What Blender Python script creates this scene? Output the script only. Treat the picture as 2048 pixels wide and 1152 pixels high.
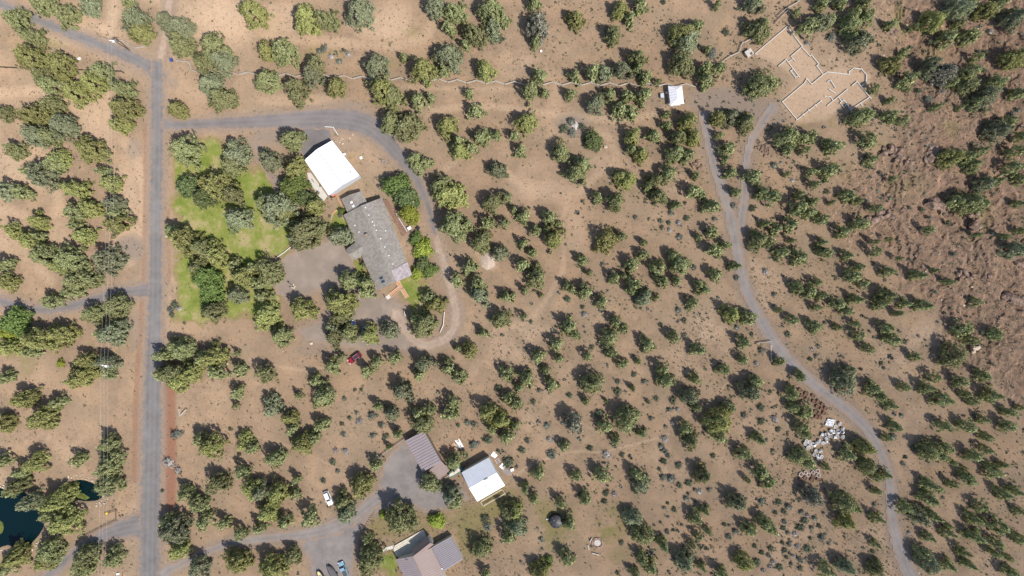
import bpy, math, random
import numpy as np
from mathutils import Vector, Matrix
random.seed(7); RNG = np.random.default_rng(11)
for o in list(bpy.data.objects): bpy.data.objects.remove(o)
S = bpy.context.scene; COL = S.collection
# ------------------------------------------------------------------ camera, sky, sun, exposure
H = 220.0; FPX = 2048*24/36.0                     # drone height in metres, focal length in photo pixels
cd = bpy.data.cameras.new('camera'); cd.lens = 24; cd.sensor_width = 36; cd.clip_end = 6000
cam = bpy.data.objects.new('camera', cd); COL.objects.link(cam)
cam.location = (0, 0, H); cam.rotation_euler = (0, 0, 0); S.camera = cam
SUN_EL, SUN_AZ = 57.0, (0.74, -0.67)              # the sun stands to the lower right of the photo
W = bpy.data.worlds.new('World'); S.world = W; W.use_nodes = True
wn = W.node_tree.nodes; sky = wn.new('ShaderNodeTexSky'); sky.sky_type = 'NISHITA'; sky.sun_disc = False
sky.sun_elevation = math.radians(SUN_EL); sky.sun_rotation = math.atan2(SUN_AZ[0], SUN_AZ[1])
W.node_tree.links.new(sky.outputs[0], wn['Background'].inputs[0]); wn['Background'].inputs[1].default_value = 0.145
sl = bpy.data.lights.new('sun', 'SUN'); sl.energy = 4.35; sl.angle = math.radians(0.53); sl.color = (1, 0.955, 0.88)
so = bpy.data.objects.new('sun', sl); COL.objects.link(so)
sd_ = Vector((SUN_AZ[0], SUN_AZ[1], 0)).normalized()*math.cos(math.radians(SUN_EL)) + Vector((0, 0, math.sin(math.radians(SUN_EL))))
so.rotation_euler = sd_.to_track_quat('Z', 'Y').to_euler(); so.location = (60, -60, 150)
S.view_settings.view_transform = 'Standard'; S.view_settings.look = 'None'
S.view_settings.exposure = 0.56; S.view_settings.gamma = 1.0; S.view_settings.use_curve_mapping = False
S.cycles.max_bounces = 5; S.cycles.diffuse_bounces = 3; S.cycles.transparent_max_bounces = 8

# ------------------------------------------------------------------ numeric helpers
def hash2(i, j, s):
    h = (i.astype(np.int64)*374761393 + j.astype(np.int64)*668265263 + s*1274126177) & 0xffffffff
    h = ((h ^ (h >> 13))*1274126177) & 0xffffffff
    return ((h ^ (h >> 16)) & 0xffff)/65535.0
def vn(x, y, s=0):
    xi, yi = np.floor(x), np.floor(y); fx, fy = x-xi, y-yi
    fx = fx*fx*(3-2*fx); fy = fy*fy*(3-2*fy)
    a, b = hash2(xi, yi, s), hash2(xi+1, yi, s); c, d = hash2(xi, yi+1, s), hash2(xi+1, yi+1, s)
    return (a*(1-fx)+b*fx)*(1-fy) + (c*(1-fx)+d*fx)*fy
def fbm(x, y, s=0, o=4):
    t = 0; a = 0.5; n = 0
    for k in range(o):
        t = t + a*vn(x*2**k, y*2**k, s+k*17); n += a; a *= 0.5
    return t/n
def sstep(a, b, x):
    t = np.clip((x-a)/(b-a), 0, 1); return t*t*(3-2*t)
def P(u, v, z=0.0):                                # photo pixel -> point on the level z
    k = (H-z)/FPX; return np.array([(u-1024)*k, (576-v)*k])
def PL(pts, z=0.0): return [P(p[0], p[1], z) for p in pts]
PXM = H/FPX
def d_line(x, y, pts):                             # distance to a polyline and its width there
    best = np.full(x.shape, 1e9); wid = np.zeros(x.shape)
    for a, b in zip(pts[:-1], pts[1:]):
        ax, ay, bx, by = a[0], a[1], b[0], b[1]
        L2 = max((bx-ax)**2+(by-ay)**2, 1e-9)
        t = np.clip(((x-ax)*(bx-ax)+(y-ay)*(by-ay))/L2, 0, 1)
        d = np.hypot(x-(ax+t*(bx-ax)), y-(ay+t*(by-ay)))
        m = d < best; best = np.where(m, d, best)
        if len(a) > 2: wid = np.where(m, a[2]+(b[2]-a[2])*t, wid)
    return best, wid
def d_poly(x, y, pts):                             # signed distance, positive inside
    best = np.full(x.shape, 1e9); ins = np.zeros(x.shape, bool); n = len(pts)
    for i in range(n):
        ax, ay = pts[i][:2]; bx, by = pts[(i+1) % n][:2]
        L2 = max((bx-ax)**2+(by-ay)**2, 1e-9)
        t = np.clip(((x-ax)*(bx-ax)+(y-ay)*(by-ay))/L2, 0, 1)
        best = np.minimum(best, np.hypot(x-(ax+t*(bx-ax)), y-(ay+t*(by-ay))))
        c = (ay > y) != (by > y)
        with np.errstate(divide='ignore', invalid='ignore'):
            xi = ax+(y-ay)*(bx-ax)/np.where(by == ay, 1e-9, by-ay)
        ins ^= c & (x < xi)
    return np.where(ins, best, -best)
def smooth(pts, n=6):                              # Catmull-Rom through the control points
    p = [np.array(q, float) for q in pts]; p = [2*p[0]-p[1]] + p + [2*p[-1]-p[-2]]; out = []
    for i in range(1, len(p)-2):
        for k in range(n):
            t = k/n; a, b, c, d = p[i-1], p[i], p[i+1], p[i+2]
            out.append(0.5*((2*b)+(c-a)*t+(2*a-5*b+4*c-d)*t*t+(3*b-a-3*c+d)*t**3))
    out.append(p[-2]); return out
def LW(pts, w=None, n=3):                          # pixel polyline (u, v, width px) -> metre polyline with half widths
    q = [(*P(a[0], a[1]), (a[2] if len(a) > 2 else w)*PXM/2) for a in pts]
    return smooth(q, n)

# ------------------------------------------------------------------ layout of roads, yards, tracks (photo pixels)
ROADS = {
 'main_road': [(314,128,26),(314,180,31),(314,288,31),(312,430,32),(311,576,34),(307,720,40),(304,864,46),(301,1010,46),(299,1180,47),(297,1300,47)],
 'side_road': [(318,150,34),(296,133,32),(262,114,30),(200,90,27),(125,60,25),(75,40,24),(0,8,22),(-120,-40,22)],
 'left_driveway': [(300,580,36),(270,582,30),(225,588,26),(175,603,25),(125,616,23),(75,619,22),(25,608,23),(-10,601,24),(-100,590,24)],
 'pond_driveway': [(292,1052,62),(262,1054,46),(225,1064,34),(188,1081,27),(155,1101,24),(125,1126,25),(95,1152,26),(60,1190,26)],
 'neighbour_driveway': [(318,1162,40),(335,1142,24),(362,1129,18),(412,1104,19),(462,1086,20),(512,1079,22),(562,1074,22),(612,1069,28),(660,1058,34),(700,1040,30),(735,1012,30),(762,992,34)],
 'asphalt_driveway': [(324,247,34),(345,250,24),(400,248,25),(500,244,31),(600,239,40),(680,238,48),(735,250,48),(772,280,40),(800,313,33),(828,350,26),(848,390,22),(861,428,19),(870,466,16)],
 'driveway_loop': [(866,452,15),(880,505,18),(896,555,20),(908,600,22),(912,635,22),(903,665,22),(880,684,22),(850,690,24),(825,676,24),(806,650,26),(794,628,30)],
 'north_lane': [(315,150,22),(318,130,20),(324,100,17),(334,40,18),(342,-30,20),(350,-90,20)],
 'gravel_road': [(1408,228,22),(1413,255,22),(1420,300,22),(1434,350,23),(1450,398,23),(1464,450,24),(1477,520,25),(1490,575,25),(1514,628,26),(1545,680,27),(1583,728,27),(1640,778,26),(1700,824,26),(1745,872,27),(1770,928,23),(1781,970,25),(1784,1012,26),(1788,1055,26),(1800,1100,29),(1822,1152,32),(1870,1240,32)],
 'gravel_branch': [(1545,215,26),(1524,246,18),(1503,278,17),(1493,320,18),(1490,370,19),(1485,420,20),(1479,462,22)],
}
YARDS = {
 'shop_apron': [(600,252),(652,250),(664,262),(668,284),(640,312),(606,330),(598,300)],
 'parking_court': [(566,512),(610,494),(655,478),(690,486),(700,505),(706,524),(720,560),(752,590),(790,600),(812,612),(808,640),(812,668),(826,690),(846,700),(820,704),(770,700),(715,698),(660,692),(612,682),(592,660),(640,640),(660,612),(640,580),(590,600),(552,590),(548,545)],
 'neighbour_yard': [(600,1078),(650,1046),(700,1030),(742,1000),(758,968),(764,930),(784,902),(810,880),(846,936),(876,964),(922,966),(938,996),(890,1018),(848,1024),(828,1012),(780,1014),(740,1034),(718,1072),(710,1110),(700,1180),(628,1180),(618,1120),(600,1092)],
 'shop_path': [(500,280),(520,282),(545,320),(566,370),(580,410),(570,412),(548,380),(524,332)],
}
LAWN = [(346,300),(375,280),(420,278),(452,300),(500,336),(535,345),(560,372),(590,420),(600,452),(590,470),(588,490),(556,514),(520,520),(545,560),(560,610),(530,640),(500,640),(455,646),(400,650),(352,654),(346,630),(362,600),(360,540),(352,480),(340,430),(352,380),(344,340)]
LAWNS = [LAWN, [(690,560),(700,590),(742,588),(757,560),(738,520),(726,508),(700,520)], [(800,565),(822,550),(840,570),(845,600),(838,650),(815,640),(808,600)],
         [(676,404),(700,440),(714,480),(690,486),(668,470),(664,430)], [(760,1110),(790,1100),(812,1160),(770,1170)]]
PALE = [([(340,-20),(334,40),(324,100),(316,132)],16,1.0), ([(430,20),(540,72),(612,78),(712,88),(800,88),(850,70),(868,36),(862,-20)],22,.6),
 ([(770,170),(860,176),(1000,178),(1080,176)],10,.45), ([(860,222),(960,212),(1060,222),(1180,238),(1260,240),(1310,226),(1345,212)],14,.6),
 ([(880,345),(940,300),(985,262)],14,.4), ([(1000,330),(1040,370),(1100,388),(1150,386),(1190,352),(1232,312),(1210,270),(1180,262)],17,.6),
 ([(1140,390),(1124,450),(1128,520),(1116,560),(1060,640),(990,660)],13,.45), ([(-10,188),(80,182),(150,212),(220,250),(262,300),(282,360),(276,470),(262,520)],22,.75),
 ([(-10,335),(60,330),(120,400),(90,440),(0,420)],20,.5), ([(0,480),(60,520),(100,560)],26,.5), ([(230,0),(215,60),(150,20)],22,.6),
 ([(1482,736),(1455,766),(1419,803)],4,1.0), ([(1366,843),(1396,826),(1425,800)],3,.7), ([(1074,924),(1124,908),(1164,902),(1200,905),(1249,893),(1300,880),(1338,868)],5,1.0),
 ([(1229,95),(1262,58),(1288,30)],2,.5), ([(1257,92),(1278,60)],2,.5), ([(870,466),(882,510),(897,560),(910,600),(913,640),(900,672),(868,690),(838,692),(812,668),(792,640)],24,.9),
 ([(1541,692),(1542,850),(1543,1010)],3,.5), ([(1545,700),(1600,760),(1660,812)],10,.4), ([(1010,940),(1030,950),(1060,930)],9,.6), ([(380,40),(470,20),(440,90)],60,.6),
 ([(1130,640),(1200,690),(1290,700),(1400,760)],3,.6), ([(960,720),(1060,760),(1170,850),(1250,893)],3,.6), ([(1560,760),(1580,900),(1560,1040),(1600,1150)],4,.5), ([(1600,560),(1680,640),(1760,690),(1850,720)],4,.5), ([(500,720),(600,740),(680,730)],8,.4), ([(420,860),(540,880),(660,930),(700,980)],5,.5), ([(1850,780),(1830,900),(1850,1010),(1900,1100)],5,.45),
 ([(740,30),(800,30),(800,60)],40,.5),([(960,500),(976,520),(985,530)],22,.9)]
CINDER = [([(290,250),(289,420),(287,560)],7,.5),([(284,600),(272,800),(268,960)],10,.6),([(338,700),(340,820),(341,900),(340,1010)],20,1.0),([(336,420),(338,560)],8,.45)]
GREENISH = [(850,60,60,25,.35),(600,105,90,20,.5),(980,1010,75,55,.85),(1090,1050,60,55,.85),(1200,1040,65,50,.95),(1240,1110,30,20,.5),(95,88,40,14,.5),(215,665,50,45,.7),(30,720,60,40,.45),
 (235,1085,35,30,.5),(760,1060,60,40,.65),(700,300,60,25,.2),(715,370,40,20,.35),(805,130,80,20,.3),(940,1060,45,65,.8),(1810,35,18,40,.7),(1880,100,40,25,.35),(1905,240,25,40,.45),(1640,245,60,25,.4),
 (1740,300,60,30,.35),(1960,430,60,50,.4),(1820,370,60,40,.25),(150,1120,60,40,.45),(870,1050,60,40,.6),(60,1090,40,30,.3),(1690,330,50,50,.3)]
ROCKY = [(1745,-60),(1752,60),(1775,150),(1800,215),(1790,260),(1745,300),(1700,340),(1690,420),(1740,470),(1790,540),(1850,620),(1900,680),(1960,720),(2060,800),(2300,900),(2300,-60)]
PONDS = {'pond': [(-25,975),(0,976),(17,984),(47,984),(64,1008),(86,1032),(89,1046),(78,1070),(54,1094),(31,1101),(14,1092),(-25,1094)],
         'small_pond': [(135,967),(145,962),(156,959),(174,962),(190,970),(204,993),(192,1002),(166,1004),(149,998),(143,986),(134,977)]}
BUILD_FLAT = []                                    # flattened by the mask below
roadsW = {k: LW(v) for k, v in ROADS.items()}
yardsW = {k: [P(*p) for p in v] for k, v in YARDS.items()}
lawnsW = [[P(*p) for p in v] for v in LAWNS]
pondsW = {k: smooth([P(*p) for p in v]+[P(*v[0])], 4)[:-1] for k, v in PONDS.items()}
rockyW = [P(*p) for p in ROCKY]

def m_rocky(x, y):
    return sstep(-9, 9, d_poly(x, y, rockyW) + (fbm(x*.06, y*.06, 5)-.5)*26)
def zt(x, y):                                      # the lie of the land in metres
    x = np.atleast_1d(np.asarray(x, float)); y = np.atleast_1d(np.asarray(y, float))
    z = (fbm(x*.014, y*.014, 1, 3)-.5)*.7
    d = d_poly(x, y, rockyW); r = sstep(-8, 60, d)
    m = m_rocky(x, y)
    t = fbm(x*.035+3, y*.035, 9, 4)*9; ter = np.floor(t)+sstep(.62, .95, t-np.floor(t))
    z = z - 5.0*r + m*(ter-4)*.75
    return z
def zz(x, y): return float(zt(x, y)[0])
def G(u, v, h=0.0):                                # photo pixel of a point h above the ground -> ground position
    z = 0.0
    for _ in range(6):
        p = P(u, v, z+h); z = zz(p[0], p[1])
    return float(p[0]), float(p[1]), z

# ------------------------------------------------------------------ materials
MATS = {}
def nodes(name):
    m = bpy.data.materials.new(name); m.use_nodes = True; nt = m.node_tree
    return m, nt, nt.nodes['Principled BSDF']
def N(nt, t, **kw):
    n = nt.nodes.new(t)
    for k, v in kw.items():
        if k.startswith('i_'):
            key = k[2:].replace('_', ' '); n.inputs[int(key) if key.isdigit() else key].default_value = v
        else: setattr(n, k, v)
    return n
def noise(nt, co, scale, detail=4, rough=.55):
    n = N(nt, 'ShaderNodeTexNoise'); n.inputs['Scale'].default_value = scale; n.inputs['Detail'].default_value = detail; n.inputs['Roughness'].default_value = rough
    nt.links.new(co, n.inputs['Vector']); return n.outputs['Fac']
def ramp(nt, f, *st):
    r = N(nt, 'ShaderNodeValToRGB'); e = r.color_ramp.elements
    while len(e) < len(st): e.new(.5)
    for el, (p, c) in zip(e, st): el.position = p; el.color = (*c, 1) if len(c) == 3 else c
    nt.links.new(f, r.inputs[0]); return r.outputs[0]
def mix(nt, f, a, b, mode='MIX'):
    n = N(nt, 'ShaderNodeMix', data_type='RGBA', blend_type=mode)
    for v, i in ((f, 0), (a, 6), (b, 7)):
        if isinstance(v, (int, float)): n.inputs[i].default_value = v
        elif isinstance(v, tuple): n.inputs[i].default_value = (*v, 1)
        else: nt.links.new(v, n.inputs[i])
    return n.outputs[2]
def mth(nt, op, a, b=None, c=None, clamp=False):
    n = N(nt, 'ShaderNodeMath', operation=op); n.use_clamp = clamp
    for i, v in enumerate((a, b, c)):
        if v is None: continue
        if isinstance(v, (int, float)): n.inputs[i].default_value = v
        else: nt.links.new(v, n.inputs[i])
    return n.outputs[0]
def bump(nt, bs, h, strength=.4, dist=.1):
    b = N(nt, 'ShaderNodeBump'); b.inputs['Strength'].default_value = strength; b.inputs['Distance'].default_value = dist
    nt.links.new(h, b.inputs['Height']); nt.links.new(b.outputs[0], bs.inputs['Normal'])
def rough_diffuse(bs, r=1.0):
    bs.inputs['Roughness'].default_value = .95; bs.inputs['Specular IOR Level'].default_value = .1
    if 'Diffuse Roughness' in bs.inputs: bs.inputs['Diffuse Roughness'].default_value = r
def plain(name, col, rough=.7, var=.12, scale=3.0, metal=0, spec=.3, bmp=0):
    if name in MATS: return MATS[name]
    m, nt, bs = nodes(name); co = N(nt, 'ShaderNodeTexCoord').outputs['Object']
    f = noise(nt, co, scale); lo = tuple(c*(1-var) for c in col); hi = tuple(min(1, c*(1+var)) for c in col)
    nt.links.new(ramp(nt, f, (.3, lo), (.7, hi)), bs.inputs['Base Color'])
    bs.inputs['Roughness'].default_value = rough; bs.inputs['Metallic'].default_value = metal; bs.inputs['Specular IOR Level'].default_value = spec
    if bmp: bump(nt, bs, noise(nt, co, scale*4), bmp, .05)
    MATS[name] = m; return m
def ground_mat():
    m, nt, bs = nodes('dry_ground'); co = N(nt, 'ShaderNodeTexCoord').outputs['Object']
    A = N(nt, 'ShaderNodeAttribute', attribute_name='maskA'); B = N(nt, 'ShaderNodeAttribute', attribute_name='maskB')
    sa = N(nt, 'ShaderNodeSeparateColor'); sb = N(nt, 'ShaderNodeSeparateColor')
    nt.links.new(A.outputs['Color'], sa.inputs[0]); nt.links.new(B.outputs['Color'], sb.inputs[0])
    pale, rocky, green = sa.outputs; cinder, gravel, lawn = sb.outputs
    big = noise(nt, co, .022, 5); mid = noise(nt, co, .12, 6, .62); fine = noise(nt, co, 1.3, 5, .7); vf = noise(nt, co, 3.2, 3, .7)
    c = ramp(nt, big, (.30, (.282, .186, .115)), (.5, (.315, .216, .140)), (.70, (.352, .254, .175)))
    c = mix(nt, ramp(nt, mid, (.42, (0, 0, 0)), (.66, (1, 1, 1))), c, (.225, .158, .104))
    c = mix(nt, mth(nt, 'MULTIPLY', ramp(nt, noise(nt, co, .35, 5, .65), (.56, (0, 0, 0)), (.72, (1, 1, 1))), .55), c, (.165, .135, .085))
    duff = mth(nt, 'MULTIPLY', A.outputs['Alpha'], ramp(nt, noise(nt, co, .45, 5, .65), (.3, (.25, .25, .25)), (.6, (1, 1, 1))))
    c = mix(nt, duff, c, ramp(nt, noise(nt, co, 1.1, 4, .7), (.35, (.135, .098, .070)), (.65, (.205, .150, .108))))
    c = mix(nt, mth(nt, 'MULTIPLY', ramp(nt, noise(nt, co, .055, 6, .68), (.50, (0, 0, 0)), (.60, (1, 1, 1))), .55), c, (.235, .175, .118))
    c = mix(nt, mth(nt, 'MULTIPLY', ramp(nt, noise(nt, co, .083, 5, .6), (.56, (0, 0, 0)), (.68, (1, 1, 1))), .35), c, (.35, .232, .132))
    def soft(mask, w=.55):                         # break a mask up with noise
        a = mth(nt, 'MULTIPLY_ADD', mth(nt, 'SUBTRACT', noise(nt, co, .7, 5, .65), .5), w*2, mask)
        g = mth(nt, 'MULTIPLY', a, mth(nt, 'MULTIPLY', mask, 4, clamp=True), clamp=True); return g
    c = mix(nt, soft(rocky, .5), c, ramp(nt, noise(nt, co, .5, 6, .7), (.34, (.095, .068, .050)), (.48, (.185, .122, .084)), (.70, (.30, .19, .122))))
    c = mix(nt, soft(green, .6), c, ramp(nt, mid, (.35, (.150, .135, .045)), (.65, (.20, .165, .07))))
    c = mix(nt, soft(pale, .4), c, (.425, .305, .208))
    c = mix(nt, soft(cinder, .4), c, (.225, .112, .072))
    c = mix(nt, soft(gravel, .5), c, (.212, .165, .132))
    c = mix(nt, soft(lawn, .5), c, (.165, .155, .040))
    # stones, twigs and needle litter
    c = mix(nt, ramp(nt, fine, (.53, (0, 0, 0)), (.72, (.75, .75, .75))), c, (.135, .10, .07))
    c = mix(nt, ramp(nt, vf, (.60, (0, 0, 0)), (.74, (.5, .5, .5))), c, (.40, .29, .20))
    nt.links.new(c, bs.inputs['Base Color']); rough_diffuse(bs)
    hh = mth(nt, 'MULTIPLY_ADD', fine, 1.0, mth(nt, 'MULTIPLY', vf, .4)); bump(nt, bs, hh, .5, .16)
    return m
def road_mat(name, a, b, scale=.25):
    m, nt, bs = nodes(name); co = N(nt, 'ShaderNodeTexCoord').outputs['Object']
    E = N(nt, 'ShaderNodeAttribute', attribute_name='edge').outputs['Fac']; T = N(nt, 'ShaderNodeAttribute', attribute_name='track').outputs['Fac']
    c = ramp(nt, noise(nt, co, scale, 6, .62), (.3, a), (.7, b))
    c = mix(nt, mth(nt, 'MULTIPLY', T, .2), c, tuple(min(1, q*1.45) for q in b))
    c = mix(nt, ramp(nt, noise(nt, co, 5, 3, .7), (.5, (0, 0, 0)), (.8, (.45, .45, .45))), c, tuple(q*.55 for q in a))
    c = mix(nt, ramp(nt, noise(nt, co, .06, 5, .7), (.5, (0, 0, 0)), (.62, (.28, .28, .28))), c, tuple(min(1, q*1.3) for q in b))
    e = mth(nt, 'MULTIPLY_ADD', mth(nt, 'SUBTRACT', noise(nt, co, .8, 4), .5), 2.4, E)
    c = mix(nt, ramp(nt, e, (.0, (1, 1, 1)), (.75, (0, 0, 0))), c, (.25, .175, .125))
    nt.links.new(c, bs.inputs['Base Color']); rough_diffuse(bs, .7); bump(nt, bs, noise(nt, co, 4, 4), .3, .05)
    return m
def leaf_mat(name, c1, c2, c3, tr=.27):
    m, nt, bs = nodes(name); oi = N(nt, 'ShaderNodeObjectInfo'); g = N(nt, 'ShaderNodeNewGeometry')
    co = N(nt, 'ShaderNodeTexCoord').outputs['Object']
    isl = g.outputs['Random Per Island']
    c = ramp(nt, isl, (0, c1), (.5, c2), (1, c3))
    hs = N(nt, 'ShaderNodeHueSaturation'); nt.links.new(c, hs.inputs['Color'])
    nt.links.new(mth(nt, 'MULTIPLY_ADD', oi.outputs['Random'], .03, .496), hs.inputs['Hue'])
    nt.links.new(mth(nt, 'MULTIPLY_ADD', oi.outputs['Random'], .4, .8), hs.inputs['Value'])
    hs.inputs['Saturation'].default_value = .86
    nt.links.new(hs.outputs[0], bs.inputs['Base Color']); bs.inputs['Roughness'].default_value = .8; bs.inputs['Specular IOR Level'].default_value = .15
    t = N(nt, 'ShaderNodeBsdfTranslucent'); nt.links.new(hs.outputs[0], t.inputs[0])
    mx = N(nt, 'ShaderNodeMixShader'); mx.inputs[0].default_value = tr
    nt.links.new(bs.outputs[0], mx.inputs[1]); nt.links.new(t.outputs[0], mx.inputs[2])
    nt.links.new(mx.outputs[0], nt.nodes['Material Output'].inputs[0]); return m
def shingle_mat(name, a, b):
    m, nt, bs = nodes(name); co = N(nt, 'ShaderNodeTexCoord').outputs['Object']
    v = N(nt, 'ShaderNodeTexVoronoi'); v.inputs['Scale'].default_value = 1.7; nt.links.new(co, v.inputs['Vector'])
    s = N(nt, 'ShaderNodeSeparateColor'); nt.links.new(v.outputs['Color'], s.inputs[0])
    f = mth(nt, 'MULTIPLY_ADD', s.outputs[0], .7, mth(nt, 'MULTIPLY', noise(nt, co, .35, 5), .3))
    nt.links.new(ramp(nt, f, (.28, a), (.75, b)), bs.inputs['Base Color']); bs.inputs['Roughness'].default_value = .95
    bs.inputs['Specular IOR Level'].default_value = .15; bump(nt, bs, s.outputs[1], .5, .03); return m
M = {}
M['ground'] = ground_mat()
M['road'] = road_mat('worn_road', (.122, .112, .110), (.172, .159, .153), .3)
M['asphalt'] = road_mat('old_asphalt', (.125, .112, .109), (.175, .156, .150), .2)
M['gravel'] = road_mat('gravel', (.160, .140, .130), (.225, .198, .183), .3)
M['court'] = road_mat('dusty_gravel', (.185, .150, .125), (.245, .195, .158), .12)
M['paledirt'] = road_mat('pale_dirt', (.235, .178, .138), (.33, .255, .20), .3)
M['lawn'] = None
M['bark'] = plain('bark', (.16, .115, .085), .95, .3, 2, bmp=.5)
M['jun_olive'] = leaf_mat('juniper_olive', (0.203, 0.203, 0.072), (0.290, 0.284, 0.107), (0.383, 0.369, 0.153))
M['jun_grey'] = leaf_mat('juniper_grey_green', (0.191, 0.200, 0.097), (0.278, 0.283, 0.146), (0.365, 0.365, 0.203))
M['jun_yellow'] = leaf_mat('juniper_yellow_green', (0.232, 0.220, 0.058), (0.331, 0.311, 0.086), (0.423, 0.394, 0.125))
M['green'] = leaf_mat('fresh_leaves', (.085, .118, .018), (.145, .185, .032), (.21, .25, .055), .2)
M['lime'] = leaf_mat('lime_leaves', (.17, .20, .010), (.30, .32, .016), (.40, .41, .03), .22)
M['dkgreen'] = leaf_mat('willow_leaves', (.08, .10, .028), (.13, .155, .045), (.20, .22, .08), .2)
M['sage'] = leaf_mat('sage_leaves', (.075, .08, .06), (.115, .12, .09), (.165, .168, .13), .05)
M['sagegreen'] = leaf_mat('rabbitbrush_leaves', (.055, .065, .036), (.085, .095, .052), (.12, .128, .072), .05)
M['deadwood'] = leaf_mat('dead_twigs', (.17, .14, .125), (.25, .215, .195), (.34, .30, .275), .02)
M['drygrass'] = leaf_mat('dry_grass', (.17, .13, .07), (.25, .19, .105), (.125, .108, .058), .1)
M['grass'] = leaf_mat('lawn_grass', (.12, .13, .026), (.165, .165, .04), (.21, .195, .06), .15)
M['rock'] = plain('rimrock', (.175, .118, .088), .95, .55, 1.6, bmp=1.0)
M['tubwhite'] = plain('dusty_white_plastic', (.56, .56, .57), .6, .2, 4)
M['tubfill'] = plain('dark_tub_inside', (.23, .20, .18), .9, .4, 4)  # darker tone for the inside of the empty tubs
M['palerock'] = plain('pale_rock', (.40, .32, .24), .95, .35, 1.5, bmp=.5)
M['shingle'] = shingle_mat('grey_shingle', (.166, .146, .127), (.215, .190, .166))
M['shopwall'] = plain('pale_metal_wall', (.44, .45, .47), .6, .05, .6)
M['whitemetal'] = plain('white_metal_roof', (.74, .735, .71), .5, .03, .4, spec=.4)
M['palemetal'] = plain('pale_metal_roof', (.36, .37, .40), .5, .05, .5, spec=.4)
M['brownmetal'] = plain('brown_metal_roof', (.205, .150, .134), .55, .06, .4)
M['purplemetal'] = plain('mauve_metal_roof', (.195, .162, .168), .55, .06, .4)
M['greymetal'] = plain('grey_metal_roof', (.19, .172, .184), .6, .05, .4)
M['dullmetal'] = plain('weathered_metal', (.255, .215, .215), .6, .3, 1.2)
M['wall'] = plain('cream_wall', (.55, .49, .40), .85, .06, .6)
M['wallbrown'] = plain('brown_siding', (.23, .165, .12), .85, .1, .8)
M['seamdark'] = plain('mauve_rib', (.14, .115, .12), .6, .1, 1)
M['seambrown'] = plain('brown_rib', (.165, .12, .107), .6, .1, 1)
M['white'] = plain('white_paint', (.66, .65, .63), .6, .04, 2)
M['trim'] = plain('dark_trim', (.06, .05, .045), .7, .1, 2)
M['glass'] = plain('window_glass', (.02, .03, .045), .08, .05, 1, spec=.6)
M['deck'] = plain('deck_boards', (.17, .098, .07), .85, .2, 1.2)
M['greydeck'] = plain('weathered_deck', (.42, .38, .31), .9, .14, 1.2)
M['orangewood'] = plain('stained_wood', (.38, .20, .11), .8, .15, 2)
M['greywood'] = plain('grey_wood', (.36, .32, .275), .9, .2, 3)
M['palewood'] = plain('pale_lumber', (.44, .37, .29), .85, .15, 3)
M['concrete'] = plain('concrete', (.42, .395, .36), .9, .08, 2)
M['stemwall'] = plain('foundation_concrete', (.40, .375, .335), .9, .06, 3)
M['black'] = plain('black_plastic', (.018, .018, .022), .45, .2, 3)
M['rubber'] = plain('rubber', (.02, .02, .02), .85, .2, 5)
M['steel'] = plain('steel', (.45, .46, .47), .4, .1, 3, metal=.7)
M['poledark'] = plain('treated_pole', (.13, .095, .07), .9, .25, 3)
M['wire'] = plain('aluminium_wire', (.45, .43, .40), .5, .05, 3)
M['soil'] = plain('potting_soil', (.115, .058, .038), .95, .3, 3)
M['pottan'] = plain('dark_pot_rim', (.05, .035, .03), .8, .3, 3)
M['fence'] = plain('faded_white_rail', (.46, .435, .39), .85, .15, 3)
M['ash'] = plain('ash', (.34, .31, .28), .95, .2, 3)
M['red'] = plain('red_car_paint', (.20, .008, .014), .28, .03, 1, spec=.6)
M['carwhite'] = plain('white_car_paint', (.75, .75, .76), .3, .03, 1, spec=.6)
M['carblue'] = plain('blue_car_paint', (.16, .26, .33), .3, .05, 1, spec=.6)
M['boatgreen'] = plain('boat_green', (.03, .13, .12), .4, .1, 1)
M['cream'] = plain('cream_vinyl', (.42, .39, .34), .6, .08, 3)
M['tarp'] = plain('grey_tarp', (.075, .07, .07), .75, .25, 1.5)
M['yellow'] = plain('yellow_plastic', (.75, .42, .02), .5, .05, 3)
M['orangered'] = plain('red_orange_paint', (.60, .10, .04), .5, .08, 3)
M['boatyellow'] = plain('faded_yellow_vinyl', (.55, .42, .20), .6, .1, 3)
M['bluep'] = plain('blue_plastic', (.03, .06, .22), .5, .1, 3)
M['teal'] = plain('pale_green_metal', (.34, .44, .38), .6, .06, 3)
M['algae'] = plain('pond_weed', (.075, .085, .015), .8, .4, 1.0)
def water_mat():
    m, nt, bs = nodes('pond_water'); bs.inputs['Base Color'].default_value = (.0015, .009, .011, 1)
    bs.inputs['Roughness'].default_value = .08; bs.inputs['Specular IOR Level'].default_value = .2; co = N(nt, 'ShaderNodeTexCoord').outputs['Object']; bump(nt, bs, noise(nt, co, 1.5), .05, .05); return m
M['water'] = water_mat()
def lawn_mat():
    m, nt, bs = nodes('lawn'); co = N(nt, 'ShaderNodeTexCoord').outputs['Object']
    c = ramp(nt, noise(nt, co, .16, 6, .68), (.36, (.118, .152, .030)), (.49, (.175, .195, .048)), (.61, (.285, .235, .12)))
    c = mix(nt, ramp(nt, noise(nt, co, 1.6, 4, .7), (.5, (0, 0, 0)), (.8, (.5, .5, .5))), c, (.12, .13, .03))
    nt.links.new(c, bs.inputs['Base Color']); rough_diffuse(bs); bump(nt, bs, noise(nt, co, 2.5, 4), .5, .12); return m
M['lawn'] = lawn_mat()

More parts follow.
